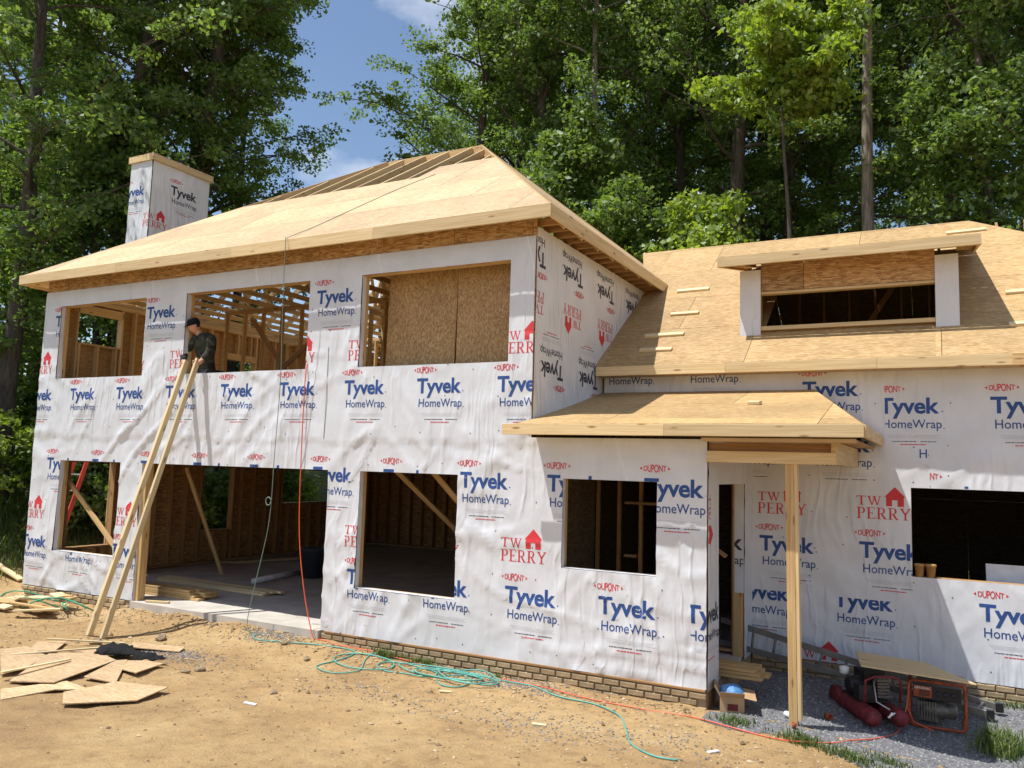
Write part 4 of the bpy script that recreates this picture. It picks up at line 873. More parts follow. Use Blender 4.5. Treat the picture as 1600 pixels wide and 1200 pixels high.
for i, (x, y) in enumerate(und):
    k = i % 3
    tree(UNDER[k], x, y, random.uniform(.95, 1.3), i*1.3, ['dark understorey tree below the tall forest canopy', 'light green understorey tree below the tall forest canopy', 'slender understorey tree below the tall forest canopy'][k], ['dark understorey trees', 'light green understorey trees', 'slender understorey trees'][k], 'understorey_tree')
shr = [(-3.6, 3.2, 1), (-4.6, 1.2, 2), (-5.8, .2, 0), (-5.2, 4.2, 2), (-3.2, 5.6, 0), (-3.0, 7.6, 1), (-4.2, 6.6, 2), (-7.2, 2.4, 1), (-8.2, .6, 2), (-2.7, 9.6, 0), (-7.4, 5.0, 0)]
for i, (x, y, k) in enumerate(shr): tree(SHRUB[k], x, y, random.uniform(.9, 1.25), i*2.2, ['low light green bush on the bank beside the house', 'low dark bush on the bank beside the house', 'tall light green bush on the bank beside the house'][k], ['low light bushes', 'low dark bushes', 'tall light bushes'][k], 'bush', 'bush')

# grass and weeds (nobody could count the blades)
def blades(name, spots, m, label):
    b = MB()
    for (x, y, rx, ry, n, h) in spots:
        for _ in range(n):
            a = random.gauss(0, .5)*rx; c = random.gauss(0, .5)*ry; px, py = x+a, y+c; z = gh(px, py)-.01
            az = random.uniform(0, 6.28); L = h*random.uniform(.4, 1.2); ln = random.uniform(.15, .8)*L; ww = random.uniform(.003, .007)*(1+h*3)
            dx, dy = math.cos(az), math.sin(az)
            b.add([(px-dy*ww, py+dx*ww, z), (px+dy*ww, py-dx*ww, z), (px+dx*ln*.35+dy*ww*.7, py+dy*ln*.35-dx*ww*.7, z+L*.6), (px+dx*ln*.35-dy*ww*.7, py+dy*ln*.35+dx*ww*.7, z+L*.6), (px+dx*ln, py+dy*ln, z+L*.85)], [(0, 1, 2, 3), (3, 2, 4)])
    tag(b.build(name, m), label, 'grass', kind='stuff')
blades('grass', [(13.06, -.30, .22, .13, 260, .09), (13.75, -.42, .25, .13, 330, .10), (14.25, -.50, .28, .14, 330, .10), (14.6, -.28, .2, .12, 170, .09), (15.58, 1.0, .20, .28, 800, .20), (15.9, .5, .2, .2, 150, .10), (8.35, -.10, .20, .06, 200, .13), (8.95, -.10, .28, .06, 180, .11), (15.8, 2.2, .3, .1, 120, .12), (10.1, -.1, .1, .05, 40, .08)], M['grass'], 'thin grass tufts on the dirt and gravel near the porch')
blades('weeds', [(-3.2, 1.4, 1.2, 1.6, 2600, .35), (-4.6, 3.5, 1.8, 2.2, 3600, .40), (-5.0, 7, 2, 3, 3000, .45), (-6.5, 0, 2.5, 2, 2600, .4)], M['grass'], 'green weeds covering the bank past the far corner')

# stones and dirt litter
def pebbles(name, m, gen, label, cat):
    b = MB()
    for (x, y, s, fl) in gen:
        z = gh(x, y); q = []
        for k in range(6):
            d = ((1, 0, 0), (-1, 0, 0), (0, 1, 0), (0, -1, 0), (0, 0, 1), (0, 0, -1))[k]; r = s*random.uniform(.6, 1.3); q.append((d[0]*r, d[1]*r, d[2]*r*fl))
        a = random.uniform(0, 6.28); c, sn = math.cos(a), math.sin(a)
        b.add([(x+c*p[0]-sn*p[1], y+sn*p[0]+c*p[1], z+p[2]+s*fl*.35) for p in q], [(0, 2, 4), (2, 1, 4), (1, 3, 4), (3, 0, 4), (2, 0, 5), (1, 2, 5), (3, 1, 5), (0, 3, 5)])
    return tag(b.build(name, m), label, cat, kind='stuff')
G = random.gauss; U = random.uniform
def in_gravel(x, y):
    return 12.75 < x < 16.6 and y < YB-.05 and y > -.45+.35*noise.noise(Vector((x*1.2, 0, 3)))-.12*(x-13) and not (x < 13.0 and y < .1)
gl = []
while len(gl) < 9000:
    x, y = U(12.75, 16.6), U(-1.1, YB)
    if in_gravel(x, y): gl.append((x, y, U(.008, .02), .7))
for cx, cy, r, n in ((6.3, -.28, .30, 420), (6.7, -.2, .25, 200), (5.8, -1.5, .5, 420), (6.3, -1.7, .5, 380), (10.2, -.25, .4, 380), (10.8, -.3, .4, 260), (11.3, -1.7, .9, 300), (12.6, -1.3, .8, 260), (9.4, -1.6, .9, 200), (1.8, -.6, .6, 200)):
    gl += [(cx+G(0, r*.6), min(-.07, cy+G(0, r*.35)), U(.006, .016), .7) for _ in range(n)]
pebbles('gravel', M['stones'], gl, 'grey crushed stone under the porch and scattered by the walls', 'gravel')
lt = [(U(1, 15), -.1-abs(G(0, 2.2)), U(.005, .018)*(1 if U(0, 1) < .93 else 2.2), U(.25, .7)) for _ in range(6200)]
lt += [(U(3, 12.6), -.1-abs(G(0, .25)), U(.006, .03), .6) for _ in range(900)]
pebbles('dirt_litter', M['chips'], lt, 'small clods, chips and twigs strewn over the dirt yard', 'debris')
gbed = MB(); nx_, ny_ = 40, 36
for j in range(ny_+1):
    for i in range(nx_+1):
        x = 12.74+3.9*i/nx_; y0 = -.42+.35*noise.noise(Vector((x*1.2, 0, 3)))-.12*(x-13); y = y0+(YB-.02-y0)*j/ny_; gbed.v.append((x, y, gh(x, y)+.004))
gbed.f = [(j*(nx_+1)+i, j*(nx_+1)+i+1, (j+1)*(nx_+1)+i+1, (j+1)*(nx_+1)+i) for j in range(ny_) for i in range(nx_)]
tag(gbed.build('gravel_path', M['gravel'], smooth=True), kind='structure')
def rock(x, y, s, label):
    b = MB(); rg = random.Random(x*13+y); n, mrows = 9, 5
    prof = [(math.sin(math.pi*(i+.15)/(mrows+.3)), -math.cos(math.pi*(i+.15)/(mrows+.3))) for i in range(mrows+1)]; b.lathe([(r, h) for r, h in prof], n)
    b.v = [(p[0]*s*1.2*(1+rg.uniform(-.22, .22)), p[1]*s*.8*(1+rg.uniform(-.22, .22)), p[2]*s*.55*(1+rg.uniform(-.2, .2))) for p in b.v]
    o = b.build('rock', M['rock']); o.location = (x, y, gh(x, y)+s*.3); o.rotation_euler = (0, 0, rg.uniform(0, 6)); tag(o, label, 'rock', 'loose rocks in the yard')
for x, y, s, lb in ((6.85, -.40, .065, 'tan rock by the slab edge below the hanging green line'), (7.55, -.75, .055, 'tan rock left of the coiled green hose'), (8.55, -2.4, .05, 'lone tan rock in the open dirt'), (4.75, -1.85, .09, 'grey rock between the leaning studs and the sheathing offcuts'), (7.05, -2.3, .05, 'small rock beside the pointed offcut'), (7.0, -2.05, .07, 'pale rock right of the black bundle'), (4.95, -.95, .10, 'flat rock in the shadow of the leaning studs')): rock(x, y, s, lb)

# ------------------------------------------------------------------ two studs leaning up to the window
def stud_thing(name, p, q, wd, th, up, m, label, cat, group=None): return tag(board(name, p, q, wd, th, up, M[m]), label, cat, group)
stud_thing('leaning_stud', (4.17, -1.55, gh(4.17, -1.55)+.0), (4.06, -.10, 4.00), .089, .055, (-1, 0, .2), 'lumpale', 'left of the two pale studs leaning from the dirt up to the worker', 'stud')
stud_thing('leaning_stud', (4.30, -1.42, gh(4.3, -1.42)+.0), (4.34, -.10, 4.02), .089, .045, (-1, 0, .2), 'lumpale', 'right of the two pale studs leaning from the dirt up to the worker', 'stud')

# ------------------------------------------------------------------ sheathing offcuts and scrap on the dirt
OFF = dict(A=([(7.67, -4.27), (7.28, -4.0), (7.26, -3.69), (7.2, -3.35), (7.73, -3.11), (7.99, -3.7)], .018, 'sheathing offcut with a pointed end, nearest the camera'),
 B=([(6.46, -4.06), (6.8, -3.79), (6.17, -2.59), (5.58, -2.41), (5.32, -2.89)], .030, 'largest tan sheathing offcut in the middle of the heap'),
 C=([(6.07, -3.91), (5.81, -3.43), (5.43, -2.98), (4.75, -2.81), (4.75, -3.15)], .044, 'sheathing offcut lying on top at the photo edge'),
 D=([(6.69, -3.37), (7.14, -3.31), (6.21, -2.46), (6.17, -2.59)], .016, 'narrow wedge of sheathing below the black bundle'),
 E=([(6.66, -2.87), (6.95, -2.91), (6.7, -2.34), (6.39, -2.32), (6.2, -2.48)], .028, 'small sheathing offcut just right of the wedge'),
 F=([(4.93, -2.91), (5.11, -2.68), (4.47, -2.08), (4.31, -2.4)], .016, 'square sheathing offcut at the back of the heap'),
 G=([(5.16, -2.53), (5.44, -2.42), (5.49, -2.03), (5.41, -1.77), (5.11, -1.71)], .014, 'rounded sheathing offcut behind the black bundle'),
 H=([(5.32, -1.8), (6.0, -1.51), (5.77, -1.22), (5.1, -1.52)], .018, 'long sheathing offcut by the grey stones'),
 I=([(7.06, -4.49), (7.01, -3.91), (7.23, -3.68), (6.74, -3.6), (6.65, -4.25)], .006, 'sheathing offcut underneath at the photo edge'))
for kk, (pl, z, lb) in OFF.items():
    cx = sum(p[0] for p in pl)/len(pl); cy = sum(p[1] for p in pl)/len(pl)
    ar = sum(pl[i][0]*pl[(i+1) % len(pl)][1]-pl[(i+1) % len(pl)][0]*pl[i][1] for i in range(len(pl)))
    if ar < 0: pl = pl[::-1]
    b = MB(); b.prism([(p[0]-cx, p[1]-cy) for p in pl], -.011, 0); o = b.build('sheathing_offcut', M['osb'])
    o.location = (cx, cy, gh(cx, cy)+z+.022); o.rotation_euler = (.085*-1+random.uniform(-.03, .03), random.uniform(-.03, .03), 0); tag(o, lb, 'board', 'sheathing offcuts on the dirt')
for p, q, lb in (((5.13, -3.25), (5.47, -2.3), 'thin strip lying across the offcut heap beside the black bundle'), ((4.47, -2.38), (5.13, -1.68), 'thin strip at the back of the offcut heap'), ((6.32, -4.06), (5.92, -3.02), 'thin strip at the photo edge of the offcut heap')):
    stud_thing('wood_strip', (*p, gh(*p)+.085), (*q, gh(*q)+.075), .04, .018, (0, 0, 1), 'lumpale', lb, 'strip', 'strips on the offcut heap')
# black bundle
b = MB(); rj = [(5.58, -2.42, .02), (5.66, -2.40, .10), (5.78, -2.35, .14), (5.90, -2.32, .12), (6.0, -2.30, .07), (6.12, -2.30, .055), (6.25, -2.27, .07), (6.36, -2.25, .065), (6.46, -2.22, .05), (6.54, -2.20, .015)]
for i in range(40):
    f = i/39*9; k0 = min(8, int(f)); t_ = f-k0; P0, P1 = rj[k0], rj[k0+1]; x, y, r_ = (P0[j]+(P1[j]-P0[j])*t_ for j in range(3))
    for q in range(28):
        a_ = 2*math.pi*q/28; p = Vector((x+.02*math.sin(a_*3), y+r_*1.25*math.cos(a_), gh(x, y)+.055+max(0, r_*.75*math.sin(a_))*.95))
        n1 = noise.noise(p*13); n2 = noise.noise(p*27+Vector((3, 1, 2))); cr = 1-abs(noise.noise(Vector((p.x*11, p.y*30, p.z*30))))*2
        b.v.append(tuple(p+Vector((n2*.015, n1*.03, max(-.02, n1*.035+n2*.018+cr*.018)))))
b.f = [(i*28+q, i*28+(q+1) % 28, (i+1)*28+(q+1) % 28, (i+1)*28+q) for i in range(39) for q in range(28)]
tag(b.build('jacket', M['black'], smooth=True), 'crumpled black jacket lying on the sheathing offcuts', 'jacket')
# scrap heap near the far corner
rs = random.Random(5)
sl = []
for i in range(20):
    x, y = rs.uniform(.3, 2.5), rs.uniform(-1.15, -.35); a = rs.uniform(-.5, .8); L = rs.uniform(.35, .8); z = gh(x, y)+.04+.10*rs.random()*math.exp(-((x-1.5)/.9)**2)*2
    d = Vector((math.cos(a), math.sin(a), rs.uniform(-.12, .12)))*L/2; c = Vector((x, y, z+.03))
    o = board('scrap_block', c-d, c+d, rs.choice((.089, .14, .20)), .03, (rs.uniform(-.3, .3), rs.uniform(-.3, .3), 1), M['lumpale' if i % 3 else 'lum']); tag(o, 'short lumber offcut in the strap-tangled scrap heap by the far corner', 'offcut', 'offcuts in the scrap heap')
for i in range(5):
    x, y = rs.uniform(.6, 2.2), rs.uniform(-1.0, -.4); b = MB(); pts = []
    for j in range(9): t = j/8; pts.append((x-.6+1.2*t, y+.25*math.sin(t*5+i), gh(x, y)+.12+.10*math.sin(t*math.pi)+.05*math.sin(t*9+i)))
    b.tube(pts, .012, 5); tag(b.build('packing_strap', M['strap'], smooth=True), 'green packing strap tangled in the scrap heap', 'strap', 'green packing straps')
stud_thing('plank', (-4.2, .6, gh(-4.2, .6)+.05), (-1.6, .95, gh(-1.6, .95)+.05), .14, .04, (0, 0, 1), 'lumpale', 'pale plank lying on the dirt past the far corner', 'plank')

# ------------------------------------------------------------------ inside the garage
for i in range(11):
    r = i//3; c = i % 3; x0 = 2.0+.06*rs.random(); stud_thing('plank', (x0, .62+c*.15, .02+r*.040), (3.95+rs.uniform(-.25, .1), .64+c*.15, .02+r*.040), .14, .038, (0, 0, 1), 'lum', f"{['front', 'middle', 'rear'][c]} plank in the {['lowest', 'second', 'third', 'topmost'][r]} layer of the garage lumber stack", 'plank', 'planks in the garage stack')
for i in range(6):
    r = i//3; c = i % 3; stud_thing('stud', (1.5+.1*rs.random(), 1.75+c*.10, .02+r*.04), (4.5+rs.uniform(-.15, .15), 1.65+c*.10, .02+r*.04), .089, .038, (0, 0, 1), 'lumpale', f"{['front', 'middle', 'rear'][c]} pale stud in the {['lower', 'upper'][r]} layer of the long garage pile", 'stud', 'studs in the garage pile')
for i, yy in enumerate((4.3, 4.5)): stud_thing('plank', (.45+i*.22, yy, .03), (.9+i*.25, yy+1.5, .03), .14, .038, (0, 0, 1), 'lumpale', ['sunlit board lying farther in on the garage floor', 'sunlit board lying nearer on the garage floor'][i], 'plank')
b = MB(); b.tube([(3.25, 2.5, .06), (2.95, 4.3, .06)], .055, 12); tag(b.build('pipe', M['white'], smooth=True), 'white pipe lying on the garage slab', 'pipe')
b = MB(); b.lathe([(.22, 0), (.26, .55), (.28, .56), (.28, .60), (.25, .60), (.24, .1)], 24); o = b.build('bin', M['bin'], smooth=True); o.location = (3.45, 3.95, 0); tag(o, 'dark round bin standing on the garage slab', 'bin')
stud_thing('hand_tool', (3.35, .02, .02), (3.75, .16, .02), .05, .03, (0, 0, 1), 'fascia', 'wooden handled tool lying at the slab edge', 'tool')
# red ladder outside the far wall
t = empty('ladder', (-.62, .80, -.2)); tag(t, 'red ladder leaning outside, seen through the small lower opening', 'ladder')
for s in (0, .42): board('rail', (-s, 0, 0), (-s, 1.1, 3.8), .09, .03, (1, 0, 0), M['redfib'], t)
for i in range(11): f = (i+.6)/11.5; b = MB(); b.tube([(0, 1.1*f, 3.8*f), (-.42, 1.1*f, 3.8*f)], .018, 8); b.build('rung', M['alu'], t, True)

# ------------------------------------------------------------------ hoses and cords
def cord(name, pts, r, m, label, cat, n=7):
    P = [Vector(p) for p in pts]; out = []
    for i in range(len(P)-1):
        p0, p1, p2, p3 = P[max(i-1, 0)], P[i], P[i+1], P[min(i+2, len(P)-1)]
        for j in range(5):
            t = j/5; out.append(.5*((2*p1)+(p2-p0)*t+(2*p0-5*p1+4*p2-p3)*t*t+(3*p1-p0-3*p2+p3)*t**3))
    out.append(P[-1]); b = MB(); b.tube(out, r, n); return tag(b.build(name, M[m], smooth=True), label, cat)
g2 = lambda L, dz=.012: [(x, min(y, -.07), gh(x, min(y, -.07))+dz) for x, y in L]
main = [(6.13, -.32), (6.36, -.48), (6.65, -.41), (7.25, -.28), (7.55, -.22), (7.71, -.16), (7.96, -.24), (7.98, -.6), (7.88, -.86), (7.95, -1.0), (8.28, -1.08), (8.48, -.83), (8.25, -.41), (8.19, -.14), (8.42, -.10), (8.91, -.12), (9.55, -.2), (9.89, -.41), (9.94, -.72), (9.72, -.8), (9.45, -.53), (9.33, -.2), (9.83, -.15), (10.2, -.16), (10.67, -.28), (11.07, -.44), (11.57, -.49), (11.94, -.72), (12.15, -1.09), (12.39, -1.62), (12.71, -1.94), (12.94, -1.92)]
cord('hose', g2(main), .0085, 'green', 'green air hose winding along the wall base and across the dirt', 'hose')
loops = []
for k in range(5):
    cx, cy, rx, ry = 9.1+.17*k+rs.uniform(-.1, .1), -.42+rs.uniform(-.08, .08), rs.uniform(.35, .75), rs.uniform(.16, .30)
    for j in range(9): a = 2*math.pi*j/9+k; loops.append((cx+rx*math.cos(a)*rs.uniform(.8, 1.15), cy+ry*math.sin(a)*rs.uniform(.8, 1.15)))
lp = [(x, min(y, -.08), gh(x, min(y, -.08))+.014+.016*(i//9)*.6) for i, (x, y) in enumerate(loops)]
cord('hose', lp, .0085, 'green', 'green air hose lying in tangled coils below the square opening', 'hose')
lp2 = [(8.3+.45*math.cos(a), -.5+.28*math.sin(a)) for a in np.linspace(0, 9, 16)]; cord('hose', g2(lp2, .02), .0085, 'green', 'looser green hose loop at the left end of the coils', 'hose')
cord('cord', g2([(7.14, -.1), (7.3, -.12), (7.57, -.12), (8.1, -.10), (9.15, -.14), (10.18, -.12), (10.83, -.28), (11.43, -.35), (12.05, -.37), (12.64, -.39), (13.07, -.48), (13.59, -.54), (14.04, -.30)])+[(14.2, .01, gh(14.2, .01)+.012), (14.41, .39, gh(14.4, .4)+.012), (14.60, .85, gh(14.6, .85)+.02), (14.68, 1.08, -.1), (14.70, 1.14, .1)], .0065, 'orcord', 'orange extension cord running along the wall base to the generator', 'cord')
cord('cord', [(6.62, .05, 3.80), (6.62, -.05, 3.78), (6.63, -.06, 2.4), (6.68, -.06, 1.3), (6.86, -.09, .5), (7.05, -.12, .0), (7.12, -.12, gh(7.12, -.12)+.01)], .008, 'orcord', 'orange cord hanging from the middle upper opening past the garage', 'cord')
zf = lambda x, y: ZE+SF*(y+OV)+.012
cord('line', [(6.95, 2.72, zf(6.95, 2.72)), (6.7, 2.0, zf(6.7, 2.0)), (6.55, 1.0, zf(6.55, 1.0)), (6.45, .1, zf(6.45, .1)), (6.40, -.36, ZE+.012), (6.40, -.40, ZE-.1), (6.38, -.36, 4.6), (6.36, -.30, 3.6), (6.25, -.22, 2.5), (6.22, -.22, 1.5), (6.05, -.25, .6), (5.98, -.30, .0), (6.13, -.32, gh(6.1, -.3)+.012)], .0055, 'greyline', 'thin green line hanging over the eave down to the dirt', 'line')
cord('line', [(7.02, -.012-.02, 4.12), (7.03, -.034, 3.4), (7.02, -.034, 2.75)], .004, 'greyline', 'thin dark line hanging on the wrap between two upper openings', 'line', 5)
b = MB(); b.tube([(6.19+.05*math.cos(a), -.23, 1.80+.06*math.sin(a)) for a in np.linspace(0, 6.2, 14)], .007, 6); tag(b.build('line_loop', M['greyline'], smooth=True), 'small loop knotted in the hanging green line', 'loop')

# ------------------------------------------------------------------ porch clutter
for i in range(6):
    r = i//2; c = i % 2; e = 13.22-.06*rs.random()-.05*r; stud_thing('plank', (11.2, .78+c*.19, .02+r*.042), (e, .80+c*.19, .02+r*.042), .184, .038, (0, 0, 1), 'lum', f"{['near', 'far'][c]} plank in the {['lowest', 'middle', 'top'][r]} layer of the stack poking out of the entry", 'plank', 'planks in the entry stack')
t = empty('cardboard_box', (12.93, .22, gh(12.93, .22)), .25); tag(t, 'open cardboard box of blue plastic against the wall corner', 'box')
b = MB(); w_, d_, h_ = .13, .22, .19
for q in (((-w_, w_, -d_, -d_+.006, 0, h_)), ((-w_, w_, d_-.006, d_, 0, h_)), ((-w_, -w_+.006, -d_+.006, d_-.006, 0, h_)), ((w_-.006, w_, -d_+.006, d_-.006, 0, h_)), ((-w_, w_, -d_, d_, 0, .004))): b.box(*q)
b.build('box_body', M['cardboard'], t)
for pts in ([(-w_, -d_, h_), (w_, -d_, h_), (w_, -d_-.10, h_+.07), (-w_, -d_-.10, h_+.07)], [(w_, -d_, h_), (w_, d_, h_), (w_+.13, d_, h_-.02), (w_+.13, -d_, h_-.02)], [(-w_, -d_, h_), (-w_, d_, h_), (-w_-.06, d_, h_+.10), (-w_-.06, -d_, h_+.10)]):
    b = MB(); b.add(pts+[(p[0], p[1], p[2]+.005) for p in pts], [(0, 3, 2, 1), (4, 5, 6, 7), (0, 1, 5, 4), (1, 2, 6, 5), (2, 3, 7, 6), (3, 0, 4, 7)]); b.build('flap', M['cardboard'], t)
b = MB(); b.box(-.05, .06, -d_-.004, -d_-.001, .05, .12); b.build('printed_label', M['tankred'], t)
b = MB(); b.lathe([(.001, .0), (.12, .02), (.15, .09), (.10, .16), (.04, .19), (.001, .2)], 14, (0, .02, .08)); b.v = [tuple(Vector(p)+Vector((noise.noise(Vector(p)*14), noise.noise(Vector(p)*14+Vector((3, 0, 0))), noise.noise(Vector(p)*13+Vector((0, 4, 0)))))*.055) for p in b.v]
o = b.build('plastic_bag', M['bluebag'], smooth=True); o.location = t.location; o.rotation_euler = (0, 0, .25); tag(o, 'crumpled blue plastic bag inside the cardboard box', 'bag')
# ladder on its side along the wing wall
t = empty('ladder', (12.35, 2.1, 0)); tag(t, 'aluminium ladder lying on its side along the wing wall', 'ladder')
A0, A1, B0, B1 = Vector((0, .06, .41)), Vector((3.25, -.25, -.17)), Vector((0, .0, .12)), Vector((3.15, -.45, -.215))
board('rail', A0, A1, .03, .075, (0, 0, 1), M['alu'], t); board('rail', B0, B1, .03, .075, (0, 0, 1), M['alu'], t)
for i in range(11): f = (i+.5)/11; b = MB(); b.tube([A0.lerp(A1, f), B0.lerp(B1, f)], .017, 8); b.build('rung', M['alu'], t, True)
for e in (A1, B1): b = MB(); b.box(e.x-.03, e.x+.05, e.y-.03, e.y+.03, e.z-.05, e.z+.05); b.build('foot', M['blackmetal'], t)
# generator
g0 = gh(15.0, 1.35)
t = empty('generator', (14.99, 1.36, g0)); tag(t, 'portable generator with an orange tube frame beside the wing wall', 'generator')
def loop(y, x0, x1, z0, z1, r=.05):
    o = []
    for cx, cz, a0 in ((x1-r, z1-r, 0), (x0+r, z1-r, 90), (x0+r, z0+r, 180), (x1-r, z0+r, 270)):
        for k in range(4): a = R(a0+k*30); o.append((cx+r*math.cos(a), y, cz+r*math.sin(a)))
    return o+[o[0]]
for y in (-.2, .22): b = MB(); b.tube(loop(y, -.29, .27, .01, .50), .016, 8, False); b.build('frame_tube', M['orange'], t, True)
for x, z in ((-.27, .03), (.25, .03), (-.27, .48), (.25, .48)): b = MB(); b.tube([(x, -.2, z), (x, .22, z)], .013, 8); b.build('cross_tube', M['orange'], t, True)
b = MB(); b.box(-.25, .23, -.17, -.02, .30, .45); b.build('control_panel', M['blackmetal'], t)
b = MB(); b.box(-.245, -.06, -.178, -.171, .32, .44); o = b.build('name_plate', M['orange'], t)
tb_ = MB()
for q in fit(text_polys('GENERAC', .01), -.235, -.07, .405, .432): tb_.add([(p[0], -.1805, p[1]) for p in q], [tuple(range(3))])
tb_.build('lettering', M['white'], o)
for z in (.335, .355, .378): b = MB(); b.box(-.225+z*.1, -.08, -.180, -.1785, z, z+.012); b.build('stripe', M['blackmetal'], o)
for i in range(3): b = MB(); b.lathe([(.022, -.19), (.022, -.165)], 14, (0, 0, 0), 'Y'); b.v = [(p[0]+.0+i*.075, p[1], p[2]+.375) for p in b.v]; b.build('outlet', M['bin'], t, True)
b = MB(); b.lathe([(.05, -.20), (.09, -.19), (.105, -.10), (.105, .05), (.085, .08), (.085, .17), (.05, .19)], 18, (0, -.02, .17), 'X'); b.build('alternator', M['engine'], t, True)
b = MB()
for i in range(7): b.box(-.20+i*.028, -.188+i*.028, -.14, .08, .06, .27)
b.box(-.20, .0, -.10, .05, .05, .25); b.build('engine_block', M['engine'], t)
b = MB(); b.box(-.22, .20, .02, .19, .33, .47); b.build('fuel_tank', M['blackmetal'], t)
b = MB(); b.tube([(-.29, -.22, .45), (-.31, -.24, .2), (-.25, -.24, .05), (-.05, -.30, .0)], .008, 6); b.build('power_lead', M['orcord'], t, True)
# compressor
t = empty('air_compressor', (14.27, 1.14, gh(14.27, 1.14)-.02), .52); tag(t, 'twin tank red air compressor beside the generator', 'compressor')
for x in (-.15, .15):
    b = MB(); b.lathe([(.02, -.52), (.06, -.51), (.092, -.46), (.095, -.44), (.095, .34), (.085, .39), (.03, .42)], 20, (x, 0, .12), 'Y'); b.build('tank', M['tankred'], t, True)
b = MB(); b.box(-.17, .17, -.20, .25, .215, .235); b.build('deck_plate', M['blackmetal'], t)
b = MB(); b.lathe([(.05, -.14), (.10, -.13), (.10, .13), (.06, .16)], 16, (-.06, .08, .34), 'X'); b.build('motor', M['blackmetal'], t, True)
b = MB()
for i in range(6): b.box(.06, .20, -.12, .02, .25+i*.035, .272+i*.035)
b.box(.08, .18, -.10, .0, .235, .46); b.build('pump_head', M['engine'], t)
b = MB(); b.tube([(-.2, -.35, .26), (-.2, -.38, .5), (-.1, -.38, .54), (.1, -.38, .54), (.2, -.38, .5), (.2, -.35, .26)], .014, 8); b.build('handle', M['tankred'], t, True)
b = MB(); b.lathe([(.16, -.03), (.16, .03)], 18, (-.20, .36, .10), 'X'); b.build('wheel', M['tankred'], t, True)
b = MB(); b.tube([(.0, -.5, .14), (.02, -.53, .2)], .012, 6); b.tube([(-.03, -.53, .15), (.05, -.53, .2)], .008, 6); b.build('drain_valve', M['white'], t, True)
b = MB(); b.tube([(.05, -.1, .45), (-.02, -.2, .42), (-.04, -.3, .25), (.05, -.42, .2)], .010, 6); b.build('air_line', M['steel'], t, True)
b = MB(); b.box(-.02, .22, .03, .30, .24, .50); b.box(-.19, .0, -.20, -.06, .24, .40); b.build('engine_shroud', M['blackmetal'], t)
b = MB(); b.lathe([(.03, .0), (.055, .01), (.055, .08), (.03, .09)], 12, (-.16, .24, .42)); b.build('air_filter', M['white'], t, True)
# plywood lid over both
cv = [(14.22, .94), (15.36, .87), (14.86, 1.62), (14.10, 1.70)]
b = MB(); b.prism([(p[0]-14.7, p[1]-1.3) for p in cv], -.007, .007); o = b.build('plywood_sheet', M['fascia']); o.location = (14.7, 1.3, .275); o.rotation_euler = (.0, .02, 0); tag(o, 'plywood sheet laid over the compressor and generator as a lid', 'board')
# little things on the gravel
def cup(x, y, m, label, name='cup', cat='cup', lay=False, s=1):
    b = MB(); b.lathe([(.028*s, 0), (.036*s, .09*s), (.032*s, .09*s), (.026*s, .01)], 14); o = b.build(name, M[m], smooth=True); o.location = (x, y, gh(x, y)+(.034*s if lay else .01)); o.rotation_euler = (R(88) if lay else .05, 0, .7); tag(o, label, cat)
cup(13.88, .62, 'orange', 'orange paper cup tipped over on the gravel past the post', lay=True); cup(13.66, -.14, 'orange', 'orange cup standing at the foot of the porch post', s=.7)
b = MB(); b.lathe([(.03, 0), (.033, .01), (.033, .13), (.012, .17), (.012, .19)], 14); o = b.build('bottle', M['white'], smooth=True); o.location = (13.50, .30, gh(13.5, .3)+.035); o.rotation_euler = (R(85), 0, .8); tag(o, 'clear white bottle lying on gravel behind the porch post', 'bottle')
for i, x in enumerate((14.80, 14.93)):
    b = MB(); b.lathe([(.045, 0), (.058, .13), (.064, .13), (.064, .16), (.05, .16), (.045, .05)], 16); o = b.build('tool_pouch', M['pot'], smooth=True); o.location = (x, YB+.02, 1.175+.006); tag(o, ['brown pouch on the wing window sill, nearer the jamb', 'brown pouch on the wing window sill, farther from the jamb'][i], 'pouch')
for x, y, a, lb in ((9.88, -.98, .6, 'pale wood chip beside the hose coils'), (8.76, -2.95, .2, 'white paper scrap on the open dirt'), (13.1, -1.3, 1.1, 'white scrap on the dirt before the porch'), (11.4, -1.6, .4, 'tan scrap of wood on the pebbly dirt')):
    b = MB(); b.box(-.07, .07, -.02, .02, 0, .012); o = b.build('scrap_piece', M['lumpale' if 'wood' in lb else 'white']); o.location = (x, y, gh(x, y)+.006); o.rotation_euler = (.03, .06, a); tag(o, lb, 'scrap')

